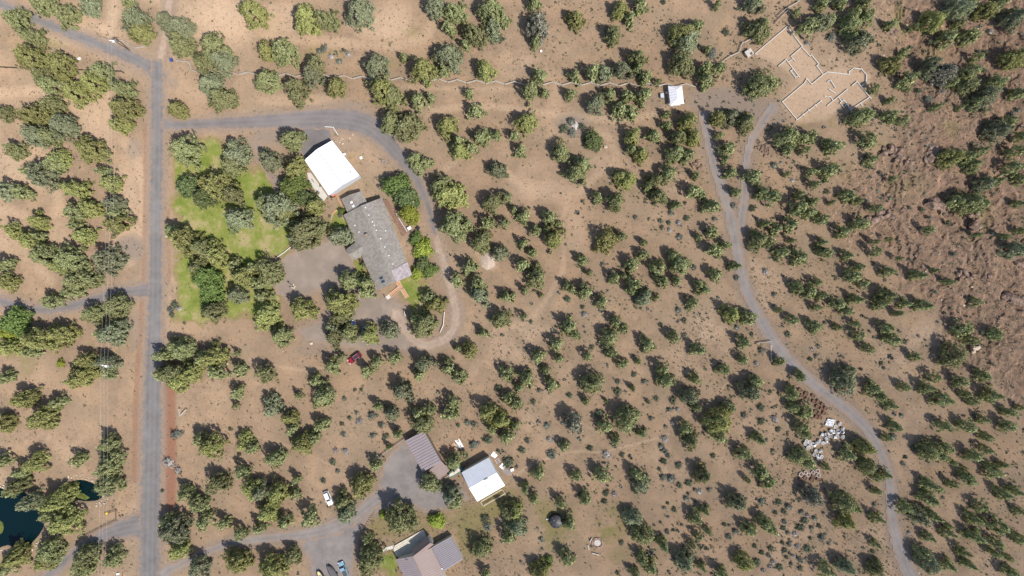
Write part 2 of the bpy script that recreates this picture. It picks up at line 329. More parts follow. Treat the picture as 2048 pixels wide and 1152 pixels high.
# ------------------------------------------------------------------ object helpers
def tag(o, label=None, cat=None, group=None, kind=None):
    for k, v in (('label', label), ('category', cat), ('group', group), ('kind', kind)):
        if v: o[k] = v
    return o
def link(name, me, parent=None, loc=(0, 0, 0)):
    o = bpy.data.objects.new(name, me); COL.objects.link(o); o.location = loc
    if parent is not None: o.parent = parent
    return o
def np_mesh(name, v, f, mat, smooth_=False):       # v (n,3), f (m,3|4)
    me = bpy.data.meshes.new(name); v = np.asarray(v, np.float32); f = np.asarray(f, np.int32); k = f.shape[1]
    me.vertices.add(len(v)); me.vertices.foreach_set('co', v.ravel())
    me.loops.add(f.size); me.loops.foreach_set('vertex_index', f.ravel())
    me.polygons.add(len(f)); me.polygons.foreach_set('loop_start', np.arange(0, f.size, k, dtype=np.int32))
    me.polygons.foreach_set('loop_total', np.full(len(f), k, np.int32))
    me.polygons.foreach_set('use_smooth', np.full(len(f), smooth_)); me.update(calc_edges=True)
    if mat: me.materials.append(mat)
    return me
class MB:                                          # collects boxes, tubes, prisms in world metres
    def __init__(s): s.v = []; s.f = []; s.mi = []
    def add(s, v, f, mi=0):
        o = len(s.v); s.v += [tuple(map(float, p)) for p in v]; s.f += [tuple(i+o for i in q) for q in f]; s.mi += [mi]*len(f); return s
    def obox(s, c, ax, ay, az, mi=0):              # oriented box, half axes
        c, ax, ay, az = map(Vector, (c, ax, ay, az))
        v = [c+ax*i+ay*j+az*k for k in (-1, 1) for j in (-1, 1) for i in (-1, 1)]
        return s.add(v, [(0, 2, 3, 1), (4, 5, 7, 6), (0, 1, 5, 4), (2, 6, 7, 3), (0, 4, 6, 2), (1, 3, 7, 5)], mi)
    def box(s, c, sx, sy, sz, rz=0, mi=0):         # centre of base, full sizes
        ca, sa = math.cos(rz), math.sin(rz)
        return s.obox((c[0], c[1], c[2]+sz/2), (ca*sx/2, sa*sx/2, 0), (-sa*sy/2, ca*sy/2, 0), (0, 0, sz/2), mi)
    def beam(s, a, b, w, h, mi=0):                 # box along a->b
        a, b = Vector(a), Vector(b); d = (b-a); L = d.length; d = d/L if L else Vector((1, 0, 0))
        side = d.cross(Vector((0, 0, 1))); side = side.normalized() if side.length > 1e-4 else Vector((1, 0, 0)); up = side.cross(d)
        return s.obox((a+b)/2, d*L/2, side*w/2, up*h/2, mi)
    def tube(s, pts, radii, n=8, cap=True, mi=0):
        pts = [Vector(p) for p in pts]; V = []; F = []
        for i, p in enumerate(pts):
            d = (pts[min(i+1, len(pts)-1)]-pts[max(i-1, 0)]).normalized()
            a = d.cross(Vector((0, 0, 1))); a = a.normalized() if a.length > 1e-3 else Vector((1, 0, 0)); b = d.cross(a)
            r = radii[i] if hasattr(radii, '__len__') else radii
            V += [p+(a*math.cos(2*math.pi*k/n)+b*math.sin(2*math.pi*k/n))*r for k in range(n)]
        for i in range(len(pts)-1):
            for k in range(n):
                F.append((i*n+k, i*n+(k+1) % n, (i+1)*n+(k+1) % n, (i+1)*n+k))
        if cap: F += [tuple(range(n-1, -1, -1)), tuple(range((len(pts)-1)*n, len(pts)*n))]
        return s.add(V, F, mi)
    def lathe(s, c, prof, n=16, mi=0):
        V = [(c[0]+r*math.cos(2*math.pi*k/n), c[1]+r*math.sin(2*math.pi*k/n), c[2]+z) for r, z in prof for k in range(n)]
        F = [(i*n+k, i*n+(k+1) % n, (i+1)*n+(k+1) % n, (i+1)*n+k) for i in range(len(prof)-1) for k in range(n)]
        return s.add(V, F, mi)
    def disc(s, c, r, n=16, mi=0):
        return s.add([(c[0]+r*math.cos(2*math.pi*k/n), c[1]+r*math.sin(2*math.pi*k/n), c[2]) for k in range(n)], [tuple(range(n))], mi)
    def prism(s, poly, z0, z1, mi=0):              # poly of (x,y), vertical prism
        a = sum(poly[i][0]*poly[(i+1) % len(poly)][1]-poly[(i+1) % len(poly)][0]*poly[i][1] for i in range(len(poly)))
        if a < 0: poly = poly[::-1]
        n = len(poly); V = [(p[0], p[1], z0) for p in poly]+[(p[0], p[1], z1) for p in poly]
        return s.add(V, [tuple(range(n-1, -1, -1)), tuple(range(n, 2*n))]+[(i, (i+1) % n, n+(i+1) % n, n+i) for i in range(n)], mi)
    def slab(s, q, t, mi=0):                       # quad (or polygon) of 3-D points given thickness t downwards along its normal
        q = [Vector(p) for p in q]; nrm = (q[1]-q[0]).cross(q[2]-q[0]).normalized()
        if nrm.z < 0: q = q[::-1]; nrm = -nrm
        n = len(q); V = q+[p-nrm*t for p in q]
        return s.add(V, [tuple(range(n)), tuple(range(2*n-1, n-1, -1))]+[(n+i, n+(i+1) % n, (i+1) % n, i) for i in range(n)], mi)
    def loft(s, rings, cap=True, mi=0):
        n = len(rings[0]); V = [p for r in rings for p in r]
        F = [(i*n+k, i*n+(k+1) % n, (i+1)*n+(k+1) % n, (i+1)*n+k) for i in range(len(rings)-1) for k in range(n)]
        if cap: F += [tuple(range(n-1, -1, -1)), tuple(range((len(rings)-1)*n, len(rings)*n))]
        return s.add(V, F, mi)
    def build(s, name, mat, parent=None, root=None, smooth_=False):
        me = bpy.data.meshes.new(name); r = root or parent; off = Vector(r.location) if r else Vector((0, 0, 0))
        loc = off if parent is None and root is None else Vector((0, 0, 0))
        me.from_pydata([tuple(Vector(p)-off) for p in s.v], [], s.f)
        for mm in (mat if isinstance(mat, (list, tuple)) else [mat]): me.materials.append(mm)
        if len(me.materials) > 1: me.polygons.foreach_set('material_index', s.mi)
        if smooth_: me.polygons.foreach_set('use_smooth', [True]*len(me.polygons))
        me.update(); return link(name, me, parent)
    def solo(s, name, mat, base, label, cat, group=None, smooth_=False):   # a thing that is one mesh, origin at its base
        me = bpy.data.meshes.new(name); off = Vector(base)
        me.from_pydata([tuple(Vector(p)-off) for p in s.v], [], s.f)
        for mm in (mat if isinstance(mat, (list, tuple)) else [mat]): me.materials.append(mm)
        if len(me.materials) > 1: me.polygons.foreach_set('material_index', s.mi)
        if smooth_: me.polygons.foreach_set('use_smooth', [True]*len(me.polygons))
        me.update(); return tag(link(name, me, None, base), label, cat, group)
def thing(name, label, cat, loc, group=None):
    return tag(link(name, None, None, loc), label, cat, group)
def part(parent, name, mat, mb, root=None, smooth_=False): return mb.build(name, mat, parent, root or parent, smooth_)

# ------------------------------------------------------------------ ground sheet with its road, track, lawn and rock masks
CELL = .45
def axis(r):
    inner = np.arange(-r, r+CELL, CELL); step = CELL*1.6; out = [inner[-1]]
    while out[-1] < 2600: out.append(out[-1]+step); step *= 1.45
    out = np.array(out[1:]); return np.concatenate([-out[::-1], inner, out]) if True else inner
gx, gy = axis(182.0), axis(107.0)
X, Y = np.meshgrid(gx, gy); NX, NY = len(gx), len(gy)
xf, yf = X.ravel(), Y.ravel()
inn = (np.abs(xf) < 200) & (np.abs(yf) < 125); xi_, yi_ = xf[inn], yf[inn]
Zl = zt(xf, yf)
ii_ = np.nonzero(inn)[0]
def field(fn, pts=None, m=14.0):                   # evaluate only near the frame, or only near the points
    r = np.full(xf.shape, -50.0)
    if pts is None: r[inn] = fn(xi_, yi_); return r
    a = np.array([q[:2] for q in pts]); lo, hi = a.min(0)-m, a.max(0)+m
    k = ii_[(xi_ > lo[0]) & (xi_ < hi[0]) & (yi_ > lo[1]) & (yi_ < hi[1])]
    if len(k): r[k] = fn(xf[k], yf[k])
    return r
jit = (fbm(xf*.9, yf*.9, 40, 3)-.5)
SDF = {}
for k, pts in roadsW.items():
    def f(x, y, pts=pts): d, w = d_line(x, y, pts); return w-d
    SDF[k] = field(f, pts)
for k, poly in yardsW.items(): SDF[k] = field(lambda x, y, poly=poly: d_poly(x, y, poly), poly)
lawn_sd = np.max([field(lambda x, y, p=p: d_poly(x, y, p)+(fbm(x*.15, y*.15, 33, 5)-.5)*9-.6, p) for p in lawnsW], axis=0)
pond_sd = np.max([field(lambda x, y, p=p: d_poly(x, y, p), p) for p in pondsW.values()], axis=0)
road_sd = np.max(np.array(list(SDF.values())), axis=0)
pale = np.zeros(xf.shape); cinder = np.zeros(xf.shape)
for pts, w, a in PALE:
    L = LW([(p[0], p[1]) for p in pts], w); d = field(lambda x, y: -d_line(x, y, L)[0], L)
    a *= .5 if w < 6 else .75; pale = np.maximum(pale, a*sstep(-w*PXM*.95, -w*PXM*.1, d)*(.55+.6*fbm(xf*.2, yf*.2, 21, 3)))
for pts, w, a in CINDER:
    L = LW(pts, w); d = field(lambda x, y: -d_line(x, y, L)[0], L); cinder = np.maximum(cinder, a*sstep(-w*PXM*.8, -w*PXM*.3, d))
green = np.zeros(xf.shape)
for (u, v, ru, rv, a) in GREENISH:
    c = P(u, v); q = np.hypot((xf-c[0])/(ru*PXM), (yf-c[1])/(rv*PXM)); green = np.maximum(green, a*sstep(1.35, .3, q)*sstep(.36, .58, fbm(xf*.16, yf*.16, 23, 4)))
rocky = field(m_rocky); rocky = np.clip(rocky, 0, 1)
gravelm = sstep(-2.2, .3, road_sd)*.75; lawnm = sstep(-2.4, .2, lawn_sd)*.7
for (u, v, ru, rv, a) in [(690,212,64,14,.65),(555,272,62,24,.9),(262,496,34,30,1.0),(268,298,18,26,.7),(1440,200,80,30,.95),(1505,222,55,34,.95),(1545,235,40,22,.7),(345,165,14,16,.5),(640,700,60,14,.5),(880,640,14,30,.3),(700,290,40,18,.45),(775,300,30,26,.35),(270,660,14,50,.6),(300,640,10,40,.3),(1310,200,60,20,.35),(250,135,30,12,.4),(1145,250,38,26,.9)]:
    c = P(u, v); q = np.hypot((xf-c[0])/(ru*PXM), (yf-c[1])/(rv*PXM)); gravelm = np.maximum(gravelm, a*sstep(1.25, .45, q))
for (u, v, ru, rv, a) in [(450,40,90,60,.7),(140,60,70,40,.45),(200,230,60,90,.45),(250,420,40,120,.5),(60,330,80,60,.45),(760,50,70,40,.6),(560,40,90,40,.5),(600,200,120,16,.35),(1090,380,90,30,.3),(1210,330,60,30,.3),(1150,470,30,80,.25),(80,480,80,60,.4),(420,190,60,30,.3)]:  # pale soil patches, the upper-left ones partly painting in the sun hotspot's brightness
    c = P(u, v); q = np.hypot((xf-c[0])/(ru*PXM), (yf-c[1])/(rv*PXM)); pale = np.maximum(pale, a*sstep(1.3, .3, q))
fnd = [(1508,108),(1578,48),(1615,100),(1650,146),(1706,140),(1738,150),(1742,195),(1700,225),(1690,205),(1650,240),(1595,245),(1562,205),(1600,165),(1560,130)]
fdW = [P(*p) for p in fnd]; fd = field(lambda x, y: d_poly(x, y, fdW), fdW); pale = np.maximum(pale, .6*sstep(-1.5, 1.0, fd))
calm = np.clip(sstep(-1.5, .3, road_sd)+sstep(-1, .5, lawn_sd)+sstep(-.5, 1, fd), 0, 1)
relief = (fbm(xf*.55, yf*.55, 60, 3)-.5)*.22 + (vn(xf*1.7, yf*1.7, 70)-.5)*.08
tq = fbm(xf*.09+7, yf*.09, 84, 4)*8; rk = rocky*((np.abs(fbm(xf*.6, yf*.6, 80, 4)-.5)*-1.0+.13) + .7*(np.floor(tq)+sstep(.78, .98, tq-np.floor(tq))-4) + (vn(xf*1.2, yf*1.2, 90) > .80)*.35*vn(xf*.4, yf*.4, 91))
Zg = Zl + np.where(inn, (1-calm)*relief + rk*(1-calm), 0) - 1.2*sstep(-.3, 1.2, pond_sd)
idx = np.arange(NX*NY).reshape(NY, NX)
quads = np.stack([idx[:-1, :-1], idx[:-1, 1:], idx[1:, 1:], idx[1:, :-1]], -1).reshape(-1, 4)
gm = np_mesh('ground', np.stack([xf, yf, Zg], -1), quads, M['ground'], True)
def vattr(me, name, arrs):
    a = me.attributes.new(name, 'FLOAT_COLOR', 'POINT'); c = np.ones((len(arrs[0]), 4), np.float32)
    for i, q in enumerate(arrs): c[:, i] = q
    if len(arrs) < 4: c[:, 3] = 0
    a.data.foreach_set('color', c.ravel())
vattr(gm, 'maskA', (pale, rocky, green)); vattr(gm, 'maskB', (cinder, gravelm, lawnm))
fl_ = np.ones(len(quads), bool); fl_[rocky[quads].mean(1) > .35] = False; gm.polygons.foreach_set('use_smooth', fl_)
tag(link('ground', gm), kind='structure', label='dry sandy high desert ground with worn tracks')
def sheet(name, sd, mat, lift, jag=.5, track=None):
    keep_v = sd + jit*jag*2 > 0
    q = quads[keep_v[quads].sum(1) >= 3]
    if not len(q): return
    used, inv = np.unique(q, return_inverse=True)
    base = np.where(calm > .5, 0, (1-calm)*relief)[used]
    me = np_mesh(name, np.stack([xf[used], yf[used], np.maximum(Zg, Zl)[used]+lift], -1), inv.reshape(q.shape), mat, True)
    a = me.attributes.new('edge', 'FLOAT', 'POINT'); a.data.foreach_set('value', np.clip(sd[used]/1.6, 0, 1.5).astype(np.float32))
    t = me.attributes.new('track', 'FLOAT', 'POINT')
    if track is not None: t.data.foreach_set('value', track[used].astype(np.float32))
    return tag(link(name, me), kind='structure')
def tracks(k, off):                                # two wheel tracks either side of the crown of the road
    d = -field(lambda x, y: -d_line(x, y, roadsW[k])[0], roadsW[k]); return np.exp(-((d-off)/.45)**2)+.8*np.exp(-((d-2.3)/.35)**2)-.5*np.exp(-((d-1.55)/.3)**2)
for i, (k, mt, jg) in enumerate([('neighbour_yard', 'gravel', .8), ('neighbour_driveway', 'gravel', .8), ('parking_court', 'court', 1.2), ('shop_path', 'court', .8), ('shop_apron', 'asphalt', .4),
        ('driveway_loop', 'paledirt', 1.1), ('asphalt_driveway', 'asphalt', .7), ('left_driveway', 'asphalt', .4), ('pond_driveway', 'asphalt', .6), ('side_road', 'road', .8), ('north_lane', 'paledirt', 1.0), ('gravel_branch', 'gravel', .7), ('gravel_road', 'gravel', .6), ('main_road', 'road', .8)]):
    sheet(k, SDF[k], M[mt], .03+.006*i, jg, tracks(k, .85) if k in roadsW else None)
sheet('lawn', np.minimum(lawn_sd, -road_sd-.2), M['lawn'], .025, 1.3)
for k, poly in pondsW.items():
    n = len(poly); c = np.mean(poly, 0); big = [c+(p-c)*1.06 for p in poly]
    mb = MB().add([(p[0], p[1], zz(*c)-.28) for p in big], [tuple(range(n-1, -1, -1)) if sum(big[i][0]*big[(i+1) % n][1]-big[(i+1) % n][0]*big[i][1] for i in range(n)) < 0 else tuple(range(n))])
    tag(mb.build(k, M['water']), kind='structure')
# ------------------------------------------------------------------ buildings
def V3(p, z): return Vector((float(p[0]), float(p[1]), z))
def lerp(a, b, t): return a+(b-a)*t
def gable(root, a, b, c, d, ze, zr, z0, roofm, wallm, over=.45, thick=.16, names=('roof_slope', 'wall'), seams=None, seam_m=None, ends=True):
    """eave corners: a,b back left/right, c,d front right/left (XY); ridge from mid(a,b) to mid(d,c)"""
    A, B, C, D = (V3(p, ze) for p in (a, b, c, d)); R0, R1 = V3((np.array(a)+np.array(b))/2, zr), V3((np.array(c)+np.array(d))/2, zr)
    out = []
    for q in ((A, D, R1, R0), (R0, R1, C, B)):
        s = part(root, names[0], roofm, MB().slab(q, thick)); out.append(s)
        if seams:
            mb = MB(); n = int((q[1]-q[0]).length/seams); up = Vector((0, 0, .035))
            for i in range(1, n):
                t = i/n; mb.beam(lerp(q[0], q[1], t)+up*.3, lerp(q[3], q[2], t)+up*.3, .06, .07)
            tag(part(s, 'roof_seams', seam_m or roofm, mb, root), kind='stuff')
    part(root, 'ridge_cap', seam_m or roofm, MB().beam(R0+Vector((0, 0, .04)), R1+Vector((0, 0, .04)), .36, .06))
    ax = (D-A).normalized(); ay = (B-A).normalized()
    w = [A+ax*over+ay*over, B+ax*over-ay*over, C-ax*over-ay*over, D-ax*over+ay*over]
    zt_ = ze-thick+(zr-ze)*over/max((B-A).length/2, .1)-.02
    mb = MB(); base = [Vector((p.x, p.y, z0-.4)) for p in w]; top = [Vector((p.x, p.y, zt_)) for p in w]
    for i in range(4):
        j = (i+1) % 4; name = names[1]
        m2 = MB()
        if i in (0, 2) and ends:
            pk = (top[i]+top[j])/2; pk.z = zr-thick-.05; poly = [base[i], base[j], top[j], pk, top[i]]
        else: poly = [base[i], base[j], top[j], top[i]]
        nrm = (poly[1]-poly[0]).cross(poly[2]-poly[0]).normalized(); n = len(poly); V = [p for p in poly]+[p-nrm*.15 for p in poly]
        m2.add(V, [tuple(range(n)), tuple(range(2*n-1, n-1, -1))]+[(n+k, n+(k+1) % n, (k+1) % n, k) for k in range(n)])
        part(root, name, wallm, m2)
    return w, (R0, R1), out
def opening(root, p0, p1, t, zb, w, h, kind='window', side=1):   # a framed window or door standing proud of the wall p0->p1
    p0, p1 = Vector((p0.x, p0.y, 0)), Vector((p1.x, p1.y, 0)); d = (p1-p0).normalized(); n = Vector((d.y, -d.x, 0))*side
    c = p0.lerp(p1, t)+Vector((0, 0, zb+h/2))
    f = part(root, kind, M['white'] if kind == 'window' else M['wallbrown'], MB().obox(c+n*.03, d*(w/2+.08), n*.05, Vector((0, 0, h/2+.08))))
    if kind == 'window': part(f, 'pane', M['glass'], MB().obox(c+n*.07, d*w/2, n*.03, Vector((0, 0, h/2))), root)
    else: part(f, 'handle', M['steel'], MB().obox(c+n*.11+d*w*.38, d*.06, n*.04, Vector((0, 0, .06))), root)
def openings(root, w, z0, spec):                   # spec: wall index, t, kind, width
    cen = sum(w, Vector())/4
    for i, t, kind, wd in spec:
        p0, p1 = w[i], w[(i+1) % 4]; d = (p1-p0); n = Vector((d.y, -d.x, 0)); side = 1 if n.dot(p0-cen) > 0 else -1
        opening(root, p0, p1, t, z0+(.95 if kind == 'window' else .0), wd, 1.1 if kind == 'window' else (2.1 if wd < 1.6 else 2.6), kind, side)
# main house
def house():
    ze, zr = 3.0, 5.1; q = [P(687,430,ze), P(764,395,ze), P(824,549,ze), P(754,582,ze)]
    c = np.mean(q, 0); z0 = zz(*c); r = thing('house', 'long house with grey shingled gable roof beside the white metal shop', 'house', (*c, z0))
    w, (R0, R1), sl = gable(r, *q, z0+ze, z0+zr, z0, M['shingle'], M['wall'], .5)
    openings(r, w, z0, [(0,.8,'window',1.4),(1,.08,'window',1.6),(1,.2,'door',1.8),(1,.35,'window',1.8),(1,.52,'window',1.6),(1,.68,'door',1.0),(2,.3,'window',1.6),(2,.72,'door',1.0),(3,.2,'window',1.4),(3,.75,'window',1.4),(3,.9,'window',1.4)])
    nr = (R1-R0); up = Vector((0, 0, 1))
    def on_roof(u, v):                             # pixel -> point on the roof planes
        z = z0+4.2
        for _ in range(8):
            p = P(u, v, z); pv = Vector((p[0], p[1], 0)); d = Vector((nr.x, nr.y, 0)).normalized()
            k = abs((pv-Vector((R0.x, R0.y, 0))).cross(d).z); z = z0+zr-(zr-ze)*k/((q[1]-q[0])@(q[1]-q[0]))**.5*2
        return Vector((p[0], p[1], z))
    for (u, v) in [(731,415),(738,430),(745,443.5),(748.5,450.5),(753,460.5),(761.5,477),(770,494),(778,511),(786,528),(771.5,461.5),(710,451),(718,464)]:
        p = on_roof(u, v); part(r, 'roof_vent', M['white'], MB().box(p-up*.05, .3, .3, .26, .42))
    for (u, v) in [(763,556),(766.5,563)]:
        p = on_roof(u, v); ex = (sl[0].matrix_world.to_3x3() @ Vector((0, 0, 0)))
        a = math.atan2(nr.y, nr.x); d = nr.normalized(); s = Vector((-d.y, d.x, 0)); s.normalize(); side = 1 if (p-R0).dot(s) > 0 else -1
        tilt = Vector((s.x*side, s.y*side, -(zr-ze)/6.6)).normalized(); n = d.cross(tilt); n = n if n.z > 0 else -n
        f = part(r, 'skylight', M['steel'], MB().obox(p+n*.05, d*.42, tilt*.72, n*.08)); part(f, 'pane', M['glass'], MB().obox(p+n*.14, d*.34, tilt*.62, n*.02), r)
    # weathered metal roof over the end of the right slope
    g = []
    for (u, v) in [(782,541),(815,524),(824.5,550),(793,564)]: p = on_roof(u, v); g.append(p+up*.14)
    part(r, 'metal_roof_panel', M['dullmetal'], MB().slab(g, .05))
    # rear wing and entry wing
    z2 = 2.75; q2 = [P(682,398,z2), P(723,382,z2), P(735,406,z2), P(696,427,z2)]
    q2 = [q2[0], q2[1], q2[2]+.25*(q2[2]-q2[1]), q2[3]+.25*(q2[3]-q2[0])]
    w2, (S0, S1), sl2 = gable(r, *q2, z0+z2, z0+3.9, z0, M['shingle'], M['wall'], .4)
    openings(r, w2, z0, [(3,.35,'window',1.2),(1,.4,'window',1.2),(0,.5,'window',1.2)])
    for (u, v) in [(703,404.5),(706.5,412)]:
        p = Vector((*P(u, v, z0+3.85), z0+3.78)); s = part(r, 'skylight', M['white'], MB().box(p, .75, .75, .22, .42)); part(s, 'dome', M['palemetal'], MB().box(p+up*.22, .5, .5, .1, .42), r)
    z3 = 2.8; q3 = [P(712,483,z3), P(692,499,z3), P(705,521,z3), P(727,511,z3)]; q3[0] = q3[0]+.35*(q3[0]-q3[1]); q3[3] = q3[3]+.35*(q3[3]-q3[2])
    # ridge of the entry wing runs across, from the court into the main roof
    gable(r, q3[1], q3[2], q3[3], q3[0], z0+z3, z0+3.75, z0, M['shingle'], M['wall'], .4)
    ch = P(741,470,zr); part(r, 'chimney', M['wallbrown'], MB().box((ch[0]-1.2, ch[1], z0+zr-.9), .9, .7, 1.5, .42))
    # deck on the right-hand side, plank by plank
    a, b, cc, dd = P(765,397,.5), P(776,401,.5), P(815,464,.5), P(806,473,.5)
    dk = thing('deck', 'brown timber deck with white rail along the long side of the grey-roofed house', 'deck', (*np.mean([a, b, cc, dd], 0), z0))
    n = 9
    for i in range(n):
        t0, t1 = i/n+.004, (i+1)/n-.004
        part(dk, 'plank', M['deck'], MB().slab([V3(lerp(a, b, t0), z0+.5), V3(lerp(a, b, t1), z0+.5), V3(lerp(dd, cc, t1), z0+.5), V3(lerp(dd, cc, t0), z0+.5)], .05))
    part(dk, 'joists', M['trim'], MB().prism([lerp(p, np.mean([a, b, cc, dd], 0), .06) for p in (a, b, cc, dd)], z0-.3, z0+.44))
    e0, e1 = lerp(b, cc, .42), lerp(b, cc, 1); k = 7
    for i in range(k+1):
        p = lerp(e0, e1, i/k); part(dk, 'rail_post', M['white'], MB().box((*p, z0+.5), .1, .1, 1.0))
    part(dk, 'handrail', M['white'], MB().beam(V3(e0, z0+1.55), V3(e1, z0+1.55), .08, .06)); part(dk, 'handrail', M['white'], MB().beam(V3(e0, z0+1.05), V3(e1, z0+1.05), .08, .06))
    # stained entrance ramp: boards
    rp = thing('entrance_ramp', 'forked orange-stained timber walkway at the front end of the long house', 'walkway', (*P(800,578), z0))
    def run(p, q_, wd, z1, z2_, nb):
        p, q_ = P(*p), P(*q_); d = (q_-p)/np.linalg.norm(q_-p); s = np.array([-d[1], d[0]])*wd/2
        for i in range(nb):
            u0, u1 = i/nb, (i+.9)/nb; A_, B_ = lerp(p, q_, u0), lerp(p, q_, u1)
            part(rp, 'board', M['orangewood'], MB().slab([V3(A_-s, lerp(z1, z2_, u0)), V3(B_-s, lerp(z1, z2_, u1)), V3(B_+s, lerp(z1, z2_, u1)), V3(A_+s, lerp(z1, z2_, u0))], .06))
        for sg in (-1, 1): part(rp, 'kerb_rail', M['palewood'], MB().beam(V3(p+s*sg*1.05, z1+.1), V3(q_+s*sg*1.05, z2_+.1), .1, .35))
    run((796,563),(803.5,577),1.15,z0+.5,z0+.45,10); run((802.5,573.5),(780,591.5),1.2,z0+.45,z0+.15,20); run((804.5,578),(815,595),1.1,z0+.44,z0+.15,14)
    a = P(776.5,594); MB().box((*a, z0-.1), 1.35, 1.25, .28, .6).solo('concrete_pad', M['concrete'], (*a, z0), 'pale square concrete pad at the foot of the orange walkway', 'pad')
    return z0
house()
def shop():
    ze, zr = 4.0, 5.6; q = [P(609,320,ze), P(664,281,ze), P(719,351,ze), P(651,391,ze)]; c = np.mean(q, 0); z0 = zz(*c)
    q[3] = q[0]+(q[2]-q[1]); q[3] = lerp(q[3], P(651,391,ze), .5)
    r = thing('metal_shop', 'bright white metal shop with low gable roof beside the asphalt driveway', 'shop', (*c, z0))
    w, rd, sl = gable(r, *q, z0+ze, z0+zr, z0, M['whitemetal'], M['shopwall'], .25, .1, ('roof_panel', 'wall'), .9, M['palemetal'])
    openings(r, w, z0, [(2,.25,'door',1.0),(2,.65,'window',1.2),(1,.3,'window',1.2),(1,.7,'window',1.2),(0,.3,'door',3.2),(0,.72,'door',3.2),(3,.5,'window',1.0)])
    p = P(703,345.5,z0+4.6); part(r, 'flue_pipe', M['steel'], MB().tube([(*p, z0+4.3), (*p, z0+5.3)], .12, 10)); part(r, 'flue_cap', M['steel'], MB().tube([(*p, z0+5.3), (*p, z0+5.42)], .2, 10))
    # concrete apron on the left side
    poly = [P(614,345), P(622,346), P(655,392), P(648,402), P(640,398), P(630,380), P(618,362)]
    tag(MB().prism(poly, z0-.2, z0+.09).build('concrete_apron', M['concrete']), kind='structure')
shop()
def monoslope(r, q, zs, z0, roofm, seams=None, seam_m=None, thick=.12, posts=True, name='roof_panel', wallm=None):
    Q = [V3(p, z0+z) for p, z in zip(q, zs)]; s = part(r, name, roofm, MB().slab(Q, thick))
    if seams:
        mb = MB(); n = int((Q[3]-Q[0]).length/seams)
        for i in range(1, n):
            t = i/n; mb.beam(lerp(Q[0], Q[3], t)+Vector((0, 0, .04)), lerp(Q[1], Q[2], t)+Vector((0, 0, .04)), .16, .1)
        tag(part(s, 'roof_ribs', seam_m or roofm, mb, r), kind='stuff')
    cen = np.mean(q, 0)
    if posts:
        for p, z in zip(q, zs):
            p = lerp(np.array(p), cen, .07); part(r, 'post', M['greywood'], MB().box((*p, z0-.3), .18, .18, z-thick+.3))
    if wallm:
        w = [lerp(np.array(p), cen, .05) for p in q]
        for i in range(4):
            j = (i+1) % 4; d = w[j]-w[i]; n = np.array([d[1], -d[0]])/np.linalg.norm(d)*.08
            part(r, 'wall', wallm, MB().add([V3(w[i]+n, z0-.3), V3(w[j]+n, z0-.3), V3(w[j]+n, z0+zs[j]-thick-.05), V3(w[i]+n, z0+zs[i]-thick-.05), V3(w[i]-n, z0-.3), V3(w[j]-n, z0-.3), V3(w[j]-n, z0+zs[j]-thick-.05), V3(w[i]-n, z0+zs[i]-thick-.05)],
                [(0,1,2,3),(7,6,5,4),(3,2,6,7),(0,4,5,1),(0,3,7,4),(1,5,6,2)]))
